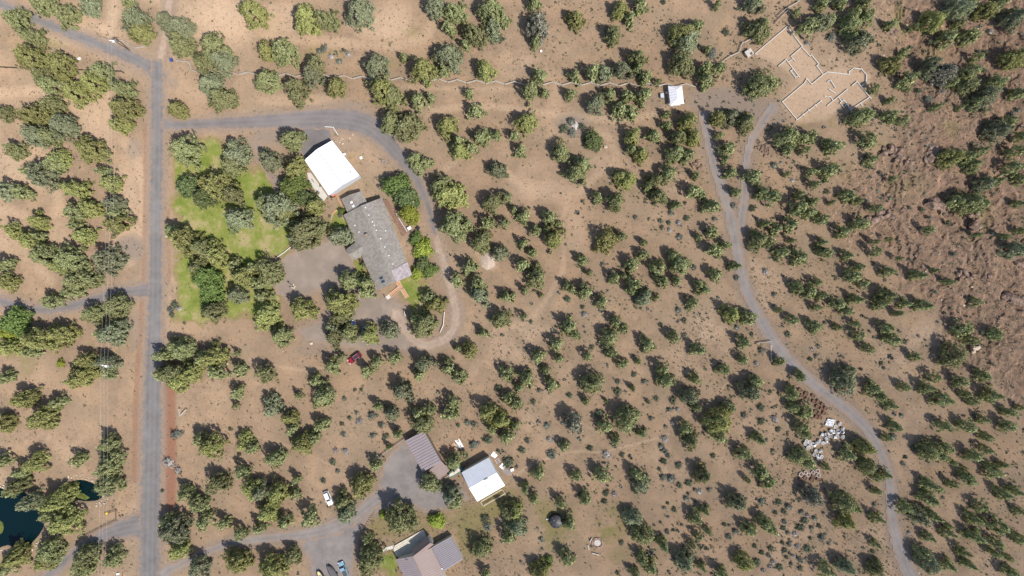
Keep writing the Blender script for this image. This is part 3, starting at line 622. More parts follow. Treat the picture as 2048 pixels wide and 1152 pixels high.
def neighbours():
    # mauve ribbed shed
    q = [P(810,882,3.2), P(847.6,862,3.6), P(883,924,3.6), P(844,934,3.2)]; c = np.mean(q, 0); z0 = zz(*c)
    r = thing('machine_shed', 'open shed with ribbed mauve metal roof at the end of the gravel yard', 'shed', (*c, z0))
    q[3] = q[0]+(q[2]-q[1]); monoslope(r, q, (3.1, 3.6, 3.6, 3.1), z0, M['purplemetal'], .85, M['seamdark'], wallm=M['wallbrown'])
    q = [P(853,929,2.7), P(882,921,2.9), P(899.5,941,2.9), P(877,959.5,2.7)]
    q[0] = q[3]+(q[1]-q[2]); monoslope(r, q, (2.7, 2.9, 2.9, 2.7), z0, M['brownmetal'], name='lean_to_roof')
    # workshop, white roof with its shaded slope coloured grey
    ze, zr = 3.6, 5.2; q = [P(955,1003,ze), P(923,945,ze), P(977.5,915,ze), P(1010,971,ze)]; c = np.mean(q, 0); z0 = zz(*c)
    r = thing('workshop', 'square workshop whose white gable roof has its shaded slope coloured pale grey', 'workshop', (*c, z0))
    w, rd, sl = gable(r, *q, z0+ze, z0+zr, z0, M['whitemetal'], M['wall'], .25, .1, ('roof_panel', 'wall'), .9)
    for s in sl:                                   # slope turned from the sun coloured greyer, its shade put into the material
        pass
    b = sl[1].data; b.materials.clear(); b.materials.append(M['palemetal'])
    for ch in sl[1].children: ch.data.materials.clear(); ch.data.materials.append(M['palemetal'])
    openings(r, w, z0, [(0,.5,'door',3.0),(0,.15,'window',1.0),(2,.4,'window',1.2),(3,.3,'door',1.0),(1,.5,'window',1.2)])
    p = P(971,971.5,z0+4.6); part(r, 'stove_pipe', M['black'], MB().tube([(*p, z0+4.2), (*p, z0+5.6)], .13, 10)); part(r, 'ridge_vent', M['greymetal'], MB().beam(V3(P(968,960,zr), z0+zr+.12), V3(P(976,956,zr), z0+zr+.12), .4, .12))
    # timber pen frame
    pn = thing('pen_frame', 'low pale timber pen frame along the white side of the square workshop', 'pen', (*P(986,993), z0))
    cs = [P(961.5,1002), P(1004,977), P(1011,985), P(967,1010)]
    for i in range(4):
        part(pn, 'post', M['palewood'], MB().box((*cs[i], z0-.2), .14, .14, 1.5)); j = (i+1) % 4
        for z in (.6, 1.25): part(pn, 'rail', M['palewood'], MB().beam(V3(cs[i], z0+z), V3(cs[j], z0+z), .1, .14))
    # brown roofed house at the bottom edge
    ze, zr = 3.2, 5.4; a, b = P(791,1119,ze), P(863,1096,ze); d = np.array([21, 43])/47.85*118*PXM; d = np.array([d[0], -d[1]])
    z0 = zz(*(a+d*.4)); r = thing('neighbour_house', 'house with ribbed brown metal gable roof cut by the bottom edge', 'house', (*(lerp(a, b, .5)+d*.5), z0))
    w, (R0, R1), sl = gable(r, a, b, b+d, a+d, z0+ze, z0+zr, z0, M['brownmetal'], M['wall'], .5, .14, ('roof_slope', 'wall'), .7, M['seambrown'])
    b2 = sl[0].data; b2.materials.clear(); b2.materials.append(M['purplemetal'])
    openings(r, w, z0, [(0,.25,'window',1.6),(0,.6,'door',1.8),(0,.82,'window',1.2),(1,.2,'window',1.4),(3,.3,'window',1.4)])
    # steep cross gable
    p0, p1 = P(829,1110,5.5), P(861,1085,5.5); dv = (p1-p0)/np.linalg.norm(p1-p0); s = np.array([-dv[1], dv[0]])*1.5; zt2, ze2 = z0+6.0, z0+3.9
    for sg in (1, -1): part(r, 'dormer_slope', M['brownmetal'], MB().slab([V3(p0, zt2), V3(p1, zt2), V3(p1+s*sg, ze2), V3(p0+s*sg, ze2)], .12))
    part(r, 'dormer_gable', M['wall'], MB().add([V3(p1-dv*.4-s*.85, z0-.3), V3(p1-dv*.4+s*.85, z0-.3), V3(p1-dv*.4+s*.85, ze2+.1), V3(p1-dv*.4, zt2-.2), V3(p1-dv*.4-s*.85, ze2+.1)]+[V3(p1-dv*.7-s*.85, z0-.3), V3(p1-dv*.7+s*.85, z0-.3), V3(p1-dv*.7+s*.85, ze2+.1), V3(p1-dv*.7, zt2-.2), V3(p1-dv*.7-s*.85, ze2+.1)], [(0,1,2,3,4),(9,8,7,6,5),(1,6,7,2),(0,4,9,5)]))
    f = P(812,1119,5); part(r, 'vent_pipe', M['black'], MB().tube([(*f, z0+4.2), (*f, z0+5.4)], .09, 8)); part(r, 'vent_pipe', M['black'], MB().tube([(f[0]+.4, f[1]-.2, z0+4.2), (f[0]+.4, f[1]-.2, z0+5.2)], .06, 8))
    # garage wing with a flat grey roof
    q = [P(863,1095.6,3), P(902,1074,3), P(926,1118.7,3), P(886.5,1143,3)]
    monoslope(r, q, (2.9, 2.9, 3.0, 3.0), z0, M['greymetal'], .6, M['seamdark'], posts=False, name='garage_roof', wallm=M['wall'])
    f = P(884,1137.5,3); part(r, 'roof_vent', M['white'], MB().box((*f, z0+2.98), .35, .35, .25))
    # weathered deck
    pl = [P(787,1098), P(790,1090), P(847,1058), P(857,1079), P(828,1101), P(810,1109), P(793,1113)]
    dk = thing('patio_deck', 'angular weathered grey deck beside the brown-roofed house', 'deck', (*np.mean(pl, 0), z0))
    part(dk, 'skirt', M['trim'], MB().prism([lerp(p, np.mean(pl, 0), .03) for p in pl], z0-.2, z0+.42))
    dv = P(847,1058)-P(790,1090); dv /= np.linalg.norm(dv); nv = np.array([-dv[1], dv[0]])
    if nv[1] > 0: nv = -nv
    o = P(790,1090); cm = np.mean(pl, 0)
    A = [((p-o)@dv, (p-o)@nv) for p in pl]; ymax = max(q[1] for q in A); wdt = .62; y = 0
    def span(yv):
        xs = []
        for i in range(len(A)):
            (x0, y0), (x1, y1) = A[i], A[(i+1) % len(A)]
            if (y0 > yv) != (y1 > yv): xs.append(x0+(yv-y0)*(x1-x0)/(y1-y0))
        return (min(xs), max(xs)) if len(xs) > 1 else None
    while y < ymax-.1:
        s0, s1 = span(y+.02), span(min(y+wdt-.06, ymax-.02))
        if s0 and s1:
            f = lambda x, yy: V3(o+dv*x+nv*yy, z0+.48)
            part(dk, 'plank', M['greydeck'], MB().slab([f(s0[0], y), f(s0[1], y), f(s1[1], y+wdt-.05), f(s1[0], y+wdt-.05)], .05))
        y += wdt
    a, b = P(764,1101), P(788,1093); tag(MB().beam(V3(a, z0+.02), V3(b, z0+.02), 1.0, .14).build('garden_path', M['concrete']), kind='structure')
neighbours()
def pavilion():
    z, zr = 2.5, 3.7; q = [P(1336,172,z), P(1364,172,z), P(1368,207.5,z), P(1341,211,z)]; c = np.mean(q, 0); z0 = zz(*c)
    r = thing('pavilion', 'small open pavilion with pale hipped metal roof at the zigzag fence', 'pavilion', (*c, z0))
    A, B, C, D = (V3(p, z0+z) for p in q); m0, m1 = (A+B)/2, (C+D)/2; R0, R1 = m0.lerp(m1, .27), m0.lerp(m1, .73); R0.z = R1.z = z0+zr
    for q_ in ((A, D, R1, R0), (B, R0, R1, C)): 
        s = part(r, 'roof_panel', M['dullwhite'], MB().slab(q_, .06)); mb = MB()
        e0, e1, t0, t1 = (A, D, R0, R1) if q_[0] is A else (B, C, R0, R1)
        for i in range(5):
            t = .22+i*.14; mb.beam(e0.lerp(e1, t)+Vector((0, 0, .03)), t0.lerp(t1, min(1, max(0, (t-.27)/.46)))+Vector((0, 0, .03)), .09, .07)
        tag(part(s, 'roof_seams', M['palemetal'], mb, r), kind='stuff')
    for q_ in ((A, R0, B), (D, C, R1)): part(r, 'hip_panel', M['dullwhite'], MB().slab(q_, .06))
    for e, t in ((A, R0), (B, R0), (C, R1), (D, R1)): part(r, 'hip_cap', M['white'], MB().beam(e+Vector((0, 0, .05)), t+Vector((0, 0, .05)), .14, .05))
    cen = (A+B+C+D)/4
    for p in (A, B, C, D):
        p = p.lerp(cen, .1); part(r, 'post', M['greywood'], MB().box((p.x, p.y, z0-.3), .16, .16, z+.25))
    part(r, 'floor_slab', M['concrete'], MB().prism([(lerp(np.array(p), c, .08)) for p in q], z0-.3, z0+.1))
    x, y, zc = G(1323,193); b = thing('utility_cabinet', 'pale green utility cabinet left of the small pavilion', 'cabinet', (x, y, zc))
    part(b, 'body', M['teal'], MB().box((x, y, zc-.1), 1.0, 1.3, 1.2, .1)); part(b, 'lid', M['palemetal'], MB().box((x, y, zc+1.1), 1.1, 1.4, .1, .1)); part(b, 'door', M['greymetal'], MB().box((x, y-.66, zc+.1), .8, .06, .9, .1))
    x, y, zc = G(1332.5,186); s = thing('propane_cylinder', 'small white cylinder in the shadow of the pavilion', 'cylinder', (x, y, zc))
    part(s, 'tank', M['white'], MB().lathe((x, y, zc), [(.0, 0), (.26, .02), (.3, .15), (.3, .6), (.2, .75), (.0, .8)], 12), smooth_=True); part(s, 'collar', M['steel'], MB().lathe((x, y, zc+.74), [(.14, 0), (.15, .18), (.12, .18), (.11, .0)], 10))
    # little timber hut
    x, y, z0 = G(1495,109); r = thing('timber_hut', 'tiny weathered timber hut beside the crooked fence', 'hut', (x, y, z0)); rz = .62
    part(r, 'wall', M['greywood'], MB().box((x, y, z0-.2), 2.0, 1.7, 1.5, rz)); ca, sa = math.cos(rz), math.sin(rz)
    for i in range(5):
        o = -1.05+i*.47+.23; part(r, 'roof_board', M['greywood'], MB().obox((x+ca*o, y+sa*o, z0+1.42+.02*(i % 2)), (ca*.22, sa*.22, 0), (-sa*1.05, ca*1.05, .12), (0, 0, .04)))
    part(r, 'hatch', M['trim'], MB().obox((x+ca*.5+sa*.55, y+sa*.5-ca*.55, z0+1.46), (ca*.35, sa*.35, 0), (-sa*.35, ca*.35, .04), (0, 0, .05)))
M['dullwhite'] = plain('pale_galvanised_roof', (.58, .56, .58), .55, .05, .6)
pavilion()
def foundation():
    k = 1/4.6086; T = lambda p: (1430+p[0]*k, p[1]*k)
    lines = [[(395,500),(375,490),(670,240),(808,425),(705,515),(738,555)],[(670,240),(700,275)],[(590,605),(660,545),(780,705)],[(685,562),(715,545)],[(718,640),(700,650),(745,708),(770,698)],
     [(812,440),(880,512),(893,503),(962,588),(943,602),(1003,683),(895,772),(850,722)],[(1003,683),(1040,660),(1243,683),(1243,655),(1285,625),(1358,632),(1403,685),(1398,755),(1358,788)],
     [(625,935),(825,765),(848,728)],[(625,935),(760,1100)],[(755,1105),(985,925)],[(815,1050),(825,1068)],[(868,1008),(880,1024)],[(928,962),(942,980)],[(978,930),(990,942)],[(1020,885),(1045,890),(1068,888),(1095,925)],
     [(1040,970),(1225,820)],[(1145,895),(1170,930)],[(1160,945),(1190,918),(1225,950),(1195,985),(1160,945)],[(1225,960),(1270,1025)],[(1265,1000),(1430,892)],[(1345,945),(1368,975)],[(1268,785),(1315,748),(1445,905)],[(1045,745),(1070,735),(1112,803)],[(1060,820),(1112,855)]]
    c = P(1640,150); z0 = zz(*c)-.1; f = thing('house_foundation', 'unroofed concrete house foundation with white stem walls on the sandy pad', 'foundation', (*c, z0)); i = 0
    for L in lines:
        for a, b in zip(L[:-1], L[1:]):
            A, B = P(*T(a), .8), P(*T(b), .8); zb = min(zz(*A), zz(*B)); d = (B-A)/np.linalg.norm(B-A); h = .42+.012*(i*7 % 11); i += 1
            top = max(zz(*A), zz(*B))+h
            part(f, 'foundation_wall', M['stemwall'], MB().obox((*(A+B)/2, (zb-.4+top)/2), (*((B-A)/2+d*.16), 0), (-d[1]*.12, d[0]*.12, 0), (0, 0, (top-zb+.4)/2)))
foundation()

# ------------------------------------------------------------------ fences
def fence(name, label, pts, m, rails=(.45, .85, 1.2), post=.12, rad=.07, h=1.3, cat='fence', step=None, closed=False):
    """pts photo pixels; a post at every point, rails between neighbours, each a part"""
    g = [G(*p) for p in pts]; c = np.mean(g, 0); r = thing(name, label, cat, (float(c[0]), float(c[1]), float(min(q[2] for q in g))))
    for q in g: part(r, 'post', m, MB().box((q[0], q[1], q[2]-.3), post, post, h+.3, .3))
    for a, b in zip(g[:-1], g[1:]):
        for z in rails: part(r, 'rail', m, MB().tube([(a[0], a[1], a[2]+z), (b[0], b[1], b[2]+z)], rad, 6))
    return r
pts = []; n = 53
for i in range(n+1):
    u = 385+(1389-385)*i/n; v = 143+ (166-143)*min(1, i/(n*.63)) + (171-166)*max(0, (i/n-.63)/.37) + (3.2 if i % 2 else -2.6) + 1.2
    pts.append((u, v))
fence('zigzag_fence', 'long silvery split-rail zigzag fence across the upper part of the photo', pts, M['greywood'], (.5, 1.0, 1.3), .16, .065)
fence('gate_fence', 'white rail fence in front of the power pole at the top road junction', [(237,82),(249.5,83),(261,90),(272,97.5),(293,94.7),(293.7,76)], M['fence'], (.5, 1.0), .12, .045)
fence('corner_fence', 'short white rail fence right of the top road junction', [(345,110),(355,122.5),(379,125),(385,140)], M['fence'], (.5, 1.0), .12, .045)
fence('crooked_fence', 'crooked grey board fence climbing past the tiny timber hut', [(1440,127),(1458,114),(1476.6,106),(1483,87),(1487,86.5),(1506,76)], M['greywood'], (.5, 1.0), .18, .1)
fence('old_fence', 'leaning pale rail fence above the top corner of the foundation', [(1549,48),(1574,22),(1583,33)], M['greywood'])
fence('upper_fence', 'outer pale rail fence running off above the foundation', [(1553,35),(1569,20),(1597,4)], M['greywood'])
fence('pond_gate_fence', 'brown rail fence around the lot corner beside the small pond', [(216,1026),(234,1020),(234,1040),(205,1054),(170,1072)], M['poledark'], (.5, 1.0))
fence('drive_fence', 'brown rail fence below the mouth of the pond driveway', [(205,1096),(233,1103),(233,1112)], M['poledark'], (.5, 1.0))
fence('lot_post_fence', 'short pale corner fence right of the main road', [(361,817),(362.5,831),(375,818)], M['greywood'])
fence('lawn_rail', 'single white rail at the lower edge of the mown lawn', [(553,516),(569,505),(585,492)], M['white'], (.5,), .1, .1, .7)
fence('bank_rail', 'white rail around the grassy corner behind the metal shop', [(651,254),(667,255),(677,271)], M['white'], (.5,), .12, .1, .7)
fence('island_rail', 'white rail at the right rim of the driveway loop island', [(889,624),(887,650),(881,664)], M['white'], (.5, .9), .12, .08, 1.1)
fence('island_gate_rail', 'short white rail at the left rim of the driveway loop island', [(809.5,623),(811,632)], M['white'], (.5, .9), .12, .08, 1.1)
fence('yard_fence', 'grey rail fence from the mauve shed down to a round juniper', [(808,878),(790,891),(772,903),(756,916)], M['greywood'], (.5, 1.0))
fence('corner_rail_fence', 'short rail fence at the edge of the right-hand gravel road', [(1512,686),(1527,684),(1540,682)], M['greywood'])
fence('wire_fence', 'white-posted fence below the short rail fence at the right-hand gravel road', [(1541,690),(1541,708),(1541,722)], M['white'], (.5, 1.0), .12, .03)
fence('pipe_fence', 'dark pipe fence between the junipers at the upper left', [(150,141),(190,142),(228,143.5),(245,144),(250,147)], M['black'], (.5, 1.0), .12, .06)
fence('far_pipe_fence', 'dark pipe fence running to the left edge of the photo', [(-6,135),(12,136),(36,137)], M['black'], (.5, 1.0), .12, .06)
fence('stake_fence', 'thin dark rail above the side road near the power pole', [(199,73),(210,76),(220,79.5)], M['poledark'], (.5,), .1, .06, .7)
def border(name, label, pts, m, cat, w=.35, h=.35):      # a kerb of single stones
    g = smooth([P(*p) for p in pts], 4); c = np.mean(g, 0); r = thing(name, label, cat, (*c, zz(*c))); L = 0; seg = []
    for a, b in zip(g[:-1], g[1:]):
        n = max(1, int(np.linalg.norm(b-a)/(w*1.9))); seg += [lerp(a, b, (i+.5)/n) for i in range(n)]
    for p in seg:
        s = w*random.uniform(.7, 1.25); part(r, 'stone', m, MB().box((*p, zz(*p)-.1), s*1.3, s, h*random.uniform(.8, 1.3), random.uniform(0, 3)))
border('yard_kerb', 'curved dark stone edging beside the neighbour gravel yard', [(752,1019),(732,1049),(720,1078),(718,1106)], M['rock'], 'edging')
border('bed_kerb', 'arc of reddish stones round the bright green bush', [(880,1032),(890,1040),(896,1052)], M['rock'], 'edging', .45)
border('path_kerb', 'curved reddish garden edging between shop and house', [(676,386),(676,398),(683,410),(672,420),(664,430)], M['orangewood'], 'edging', .4, .25)
border('lawn_kerb', 'pale curved edging along the small lawn left of the house', [(675,420),(664,432),(661,450)], M['palerock'], 'edging', .35, .2)

# ------------------------------------------------------------------ poles and wires
def power_pole(u, v, label, trafo, h=10.3):
    x, y, z = G(u, v); r = thing('power_pole', label, 'power pole', (x, y, z), 'wooden power poles')
    part(r, 'pole', M['poledark'], MB().tube([(x, y, z-.5), (x, y, z+h)], (.17, .12), 10))
    part(r, 'crossarm', M['poledark'], MB().beam((x-1.2, y, z+h-.5), (x+1.2, y, z+h-.5), .14, .16))
    for dx in (-1.1, .0, 1.1): part(r, 'insulator', M['white'], MB().tube([(x+dx, y, z+h-.42), (x+dx, y, z+h-.12)], (.07, .04), 8))
    if trafo:
        t = part(r, 'transformer', M['palemetal'], MB().tube([(x+.1, y-.45, z+h-2.2), (x+.1, y-.45, z+h-1.0)], .32, 14)); part(t, 'lid', M['white'], MB().tube([(x+.1, y-.45, z+h-1.0), (x+.1, y-.45, z+h-.9)], .36, 14), r)
        part(r, 'fuse_bracket', M['white'], MB().box((x-.6, y-.2, z+h-1.0), .9, .25, .3))
    return x, y, z+h-.12
a = power_pole(260,101,'wooden power pole with white transformer beside the top road junction', True)
b = power_pole(245.5,723,'wooden power pole with transformer left of the main road below the left driveway', True)
up_ = (a[0]*1.02, a[1]+92, a[2]); dn = (b[0]-2.2, b[1]-98, b[2])
for i, dx in enumerate((-1.1, 0, 1.1)):
    ch = [up_, a, b, dn]; pp = []
    for p, q in zip(ch[:-1], ch[1:]):
        for k in range(12):
            t = k/12; pp.append((p[0]+(q[0]-p[0])*t+dx, p[1]+(q[1]-p[1])*t, p[2]+(q[2]-p[2])*t-1.3*4*t*(1-t)+.0))
    MB().tube(pp, .012, 5).solo('power_wire', M['wire'], pp[0], ['thin overhead wire, left one of the three along the main road', 'thin overhead wire, middle one of the three along the main road', 'thin overhead wire, right one of the three along the main road'][i], 'wire', 'overhead wires')
t = (b[1]-P(0,1027,9)[1])/98; mx, my, mz = b[0]-2.2*t+1.1, b[1]-98*t, b[2]-1.3*4*t*(1-t)
MB().lathe((mx, my, mz), [(0, -.38), (.27, -.27), (.38, 0), (.27, .27), (.1, .37), (0, .38)], 14).solo('wire_marker', M['yellow'], (mx, my, mz-.38), 'bright yellow marker ball on the wire above the pond driveway fence', 'marker', smooth_=True)
x, y, z = G(587,573); r = thing('yard_lamp', 'slim yard lamp post with stones at its foot in the parking court', 'lamp post', (x, y, z))
part(r, 'post', M['trim'], MB().tube([(x, y, z-.3), (x, y, z+3.2)], .08, 8)); part(r, 'lantern', M['white'], MB().box((x, y, z+3.2), .35, .35, .45)); part(r, 'cap', M['trim'], MB().box((x, y, z+3.65), .5, .5, .08))
for k in range(5): part(r, 'stone', M['palerock'], MB().box((x+.5*math.cos(k*1.3), y+.5*math.sin(k*1.3), z-.1), .5, .4, .4, k))

# ------------------------------------------------------------------ vehicles
def vehicle(u, v, ang, paint, label, kind, L=4.6, Wd=1.85, h=1.65, roofglass=False, name='parked_car', cat='car'):
    """ang: heading of the bonnet in the photo, degrees anticlockwise from the right"""
    x, y, z = G(u, v, .8); a = math.radians(ang); ca, sa = math.cos(a), math.sin(a)
    r = thing(name, label, cat, (x, y, z)); w = Wd/2
    T = lambda p: (x+ca*p[0]-sa*p[1], y+sa*p[0]+ca*p[1], z+p[2])
    def ring(px, hw, zb, zt_): return [T((px, -hw, zb)), T((px, -hw*1.0, lerp(zb, zt_, .6))), T((px, -hw*.86, zt_)), T((px, hw*.86, zt_)), T((px, hw, lerp(zb, zt_, .6))), T((px, hw, zb))]
    hl = L/2; hood = h*.58
    secs = [(-hl, w*.82, .45, h*.52), (-hl*.95, w*.95, .3, hood), (-hl*.5, w, .25, hood*1.02), (0, w, .25, hood), (hl*.45, w, .25, hood*.99), (hl*.85, w*.95, .3, hood*.9), (hl, w*.8, .45, h*.42)]
    part(r, 'body', paint, MB().loft([ring(*s) for s in secs]))
    # cabin
    if kind == 'pickup': c0, c1, rr0, rr1 = -hl*.08, hl*.5, hl*.0, hl*.3
    elif kind == 'sedan': c0, c1, rr0, rr1 = -hl*.72, hl*.4, -hl*.42, hl*.08
    else: c0, c1, rr0, rr1 = -hl*.92, hl*.42, -hl*.78, hl*.1
    zb, zr = hood*.98, h
    lo = [(c0, -w*.88), (c1, -w*.86), (c1, w*.86), (c0, w*.88)]; hi = [(rr0, -w*.68), (rr1, -w*.68), (rr1, w*.68), (rr0, w*.68)]
    lo3 = [T((p[0], p[1], zb)) for p in lo]; hi3 = [T((p[0], p[1], zr)) for p in hi]
    part(r, 'roof', paint, MB().loft([[T((p[0], p[1]*1.03, zr-.03)) for p in hi], [T((p[0]*.99, p[1], zr+.04)) for p in hi]]))
    for (i, j, nm) in ((0, 1, 'side_window'), (1, 2, 'windscreen'), (2, 3, 'side_window'), (3, 0, 'rear_window')):
        part(r, nm, M['glass'], MB().add([lo3[i], lo3[j], hi3[j], hi3[i]], [(0, 1, 2, 3)]))
    if roofglass: part(r, 'sunroof', M['glass'], MB().add([T((p[0]*.8+(rr0+rr1)*.1, p[1]*.6, zr+.055)) for p in hi], [(0, 1, 2, 3)]))
    for s in (-1, 1):
        for q, i in ((lo3, hi3),):
            for k in ((0, 1) if s < 0 else (2, 3)): part(r, 'pillar', paint, MB().beam(q[k], i[k], .1, .1))
        if kind != 'pickup': part(r, 'roof_rail', M['steel'], MB().beam(T((rr0*.9, s*w*.66, zr+.08)), T((rr1*.8, s*w*.66, zr+.08)), .06, .06))
        part(r, 'mirror', paint, MB().obox(T((c1*.8, s*(w+.1), zb+.1)), (ca*.08, sa*.08, 0), (-sa*.13, ca*.13, 0), (0, 0, .08)))
        part(r, 'headlight', M['white'], MB().obox(T((hl*.93, s*w*.68, hood*.72)), (ca*.12, sa*.12, 0), (-sa*.2, ca*.2, 0), (0, 0, .1)))
        part(r, 'tail_light', M['red'], MB().obox(T((-hl*.975, s*w*.74, hood*.8)), (ca*.06, sa*.06, 0), (-sa*.16, ca*.16, 0), (0, 0, .14)))
        for fx in (-.6, .62):
            p0, p1 = T((hl*fx, s*(w-.2), .34)), T((hl*fx, s*(w+.02), .34)); t = part(r, 'wheel', M['rubber'], MB().tube([p0, p1], .34, 14)); p2 = T((hl*fx, s*(w+.04), .34)); part(t, 'rim', M['steel'], MB().tube([p0, p2], .2, 10), r)
    part(r, 'bumper', M['trim'], MB().obox(T((hl*.99, 0, .45)), (ca*.08, sa*.08, 0), (-sa*w*.75, ca*w*.75, 0), (0, 0, .12))); part(r, 'bumper', M['trim'], MB().obox(T((-hl*.99, 0, .45)), (ca*.08, sa*.08, 0), (-sa*w*.75, ca*w*.75, 0), (0, 0, .12)))
    if kind == 'pickup': part(r, 'bed', M['trim'], MB().obox(T((-hl*.52, 0, hood*1.0+.03)), (ca*hl*.36, sa*hl*.36, 0), (-sa*w*.72, ca*w*.72, 0), (0, 0, .03)))
    return T
vehicle(709,716,216,M['red'],'red car with dark sunroof parked alone among junipers','hatch',4.7,1.9,1.6,True)
vehicle(656,996.5,-68,M['carwhite'],'white car parked left of the neighbour gravel drive','hatch',4.7,1.85,1.6)
vehicle(686.5,1139,112,M['carblue'],'light blue pickup truck parked at the bottom edge of the gravel yard','pickup',5.2,1.95,1.75,name='pickup_truck',cat='pickup')
vehicle(697,652,35,M['bluep'],'dark blue car half hidden under junipers beside the parking court','hatch',4.5,1.8,1.5)
vehicle(729,662,60,M['steel'],'grey car almost hidden under the junipers above the red car','sedan',4.5,1.8,1.45)
def boat(u, v, ang, label, hullm, inner, L=5.2, Wd=1.9, covered=False, name='motor_boat'):
    x, y, z = G(u, v, .8); a = math.radians(ang); ca, sa = math.cos(a), math.sin(a); T = lambda p: (x+ca*p[0]-sa*p[1], y+sa*p[0]+ca*p[1], z+p[2]); r = thing(name, label, 'boat', (x, y, z))
    prof = [(-.5, .82), (-.3, .95), (0, 1.0), (.2, .92), (.35, .68), (.45, .34), (.5, .06)]
    rings = [[T((L*t, 0, .32)), T((L*t, -Wd/2*k*.7, .45)), T((L*t, -Wd/2*k, 1.15)), T((L*t, Wd/2*k, 1.15)), T((L*t, Wd/2*k*.7, .45))] for t, k in prof]
    part(r, 'hull', hullm, MB().loft(rings))
    if covered:
        part(r, 'tarpaulin', inner, MB().loft([[T((L*t, -Wd/2*k*1.06, 1.05)), T((L*t, -Wd/2*k*.5, 1.42+.1*math.sin(9*t))), T((L*t, Wd/2*k*.5, 1.46)), T((L*t, Wd/2*k*1.06, 1.05))] for t, k in prof]))
    else:
        part(r, 'deck_floor', inner, MB().loft([[T((L*t, -Wd/2*k*.6, 1.1)), T((L*t, -Wd/2*k*.6, 1.18)), T((L*t, Wd/2*k*.6, 1.18)), T((L*t, Wd/2*k*.6, 1.1))] for t, k in prof[1:-1]]))
        for q, wd in ((-.32, .55), (-.1, .35), (.12, .5)): part(r, 'seat', M['palewood'], MB().obox(T((L*q, .0, 1.32)), (ca*.3, sa*.3, 0), (-sa*wd, ca*wd, 0), (0, 0, .14)))
        part(r, 'console', M['trim'], MB().obox(T((L*.02, -.35, 1.4)), (ca*.2, sa*.2, 0), (-sa*.22, ca*.22, 0), (0, 0, .25)))
        part(r, 'outboard_motor', M['black'], MB().obox(T((-L*.54, 0, 1.2)), (ca*.2, sa*.2, 0), (-sa*.18, ca*.18, 0), (0, 0, .4)))
    part(r, 'trailer_tongue', M['steel'], MB().beam(T((L*.3, 0, .38)), T((L*.72, 0, .38)), .1, .1)); part(r, 'trailer_axle', M['steel'], MB().beam(T((-L*.15, -Wd*.5, .33)), T((-L*.15, Wd*.5, .33)), .1, .1))
    for s in (-1, 1): part(r, 'trailer_wheel', M['rubber'], MB().tube([T((-L*.15, s*Wd*.46, .3)), T((-L*.15, s*Wd*.56, .3))], .3, 12))
boat(910.5,943.5,213,'open green fishing boat on a trailer between mauve shed and workshop',M['boatgreen'],M['cream'])
boat(665,1146,122,'dark boat under a grey tarpaulin at the bottom of the gravel yard',M['trim'],M['tarp'],5.8,2.1,True,'covered_boat')
boat(643,1155,118,'yellow-decked boat cut by the bottom edge of the photo',M['black'],M['boatyellow'],5.0,2.0,False,'small_boat')
x, y, z = G(666,391.5); r = thing('garden_tractor', 'red garden tractor at the lower corner of the white metal shop', 'tractor', (x, y, z))
part(r, 'bonnet', M['orangered'], MB().box((x+.35, y+.05, z+.35), .85, .6, .55, .3)); part(r, 'seat', M['black'], MB().box((x-.45, y-.1, z+.45), .5, .5, .35, .3)); part(r, 'mower_deck', M['trim'], MB().box((x-.1, y-.05, z+.15), 1.0, 1.2, .18, .3)); part(r, 'steering_wheel', M['black'], MB().lathe((x-.1, y-.02, z+.95), [(.2, 0), (.22, .03), (.18, .03), (.2, 0)], 10))
for dx, dy, rr in ((.55, .4, .2), (.65, -.25, .2), (-.6, .35, .32), (-.45, -.55, .32)): part(r, 'wheel', M['rubber'], MB().tube([(x+dx, y+dy-.1, z+rr), (x+dx, y+dy+.1, z+rr)], rr, 12))

# ------------------------------------------------------------------ pots, tank, fire ring, lumber and oddments
RINGS = [('dark ring', .0)]
def pot(u, v, rad, h, rim, fill, label, group, tilt=0, name='plant_pot'):
    x, y, z = G(u, v); mb = MB()
    mb.lathe((0, 0, 0), [(.0, .02), (rad*.82, 0), (rad, h), (rad*.88, h), (rad*.86, h*.78)], 14, 0); mb.disc((0, 0, h*.8), rad*.86, 14, 1)
    R = Matrix.Rotation(tilt, 3, Vector((math.cos(u), math.sin(u), 0))); lift = rad*abs(math.sin(tilt))*.9
    mb.v = [tuple(R @ Vector(p)+Vector((x, y, z+lift-.04))) for p in mb.v]
    mb.solo(name, [rim, fill], (x, y, z), label, 'pot', group)
k = 1/5.2375; ORD = ['first', 'second', 'third', 'fourth', 'fifth', 'sixth', 'seventh', 'eighth', 'ninth', 'tenth', 'eleventh', 'twelfth', 'thirteenth', 'fourteenth', 'fifteenth', 'sixteenth', 'seventeenth', 'eighteenth', 'nineteenth', 'twentieth', 'twenty-first', 'twenty-second', 'twenty-third', 'twenty-fourth', 'twenty-fifth', 'twenty-sixth', 'twenty-seventh', 'twenty-eighth', 'twenty-ninth', 'thirtieth']
def potrow(spots, rad, h, rim, fill, text, group, tilt=0):
    for i, s in enumerate(sorted(spots)): pot(1560+s[0]*k, 750+s[1]*k, rad*random.uniform(.92, 1.08), h, rim, fill, f'{text}, {ORD[i]} counting from the left', group, random.uniform(-tilt, tilt))
potrow([(82,88),(95,140),(150,132),(205,155),(222,212),(268,195),(236,272),(276,250),(340,215),(348,275),(392,280),(438,305),(384,330),(428,352),(472,345),(364,385),(405,402),(375,438),(455,395),(415,440)], .62, .65, M['pottan'], M['soil'], 'brown soil-filled tub in the cluster left of the gravel road', 'brown tubs by the gravel road')
potrow([(215,1038),(262,1018),(292,1040),(340,1016),(388,1002),(396,1048)], .62, .6, M['tubwhite'], M['soil'], 'white-rimmed tub of soil in the lowest group of tubs', 'white-rimmed tubs of soil')
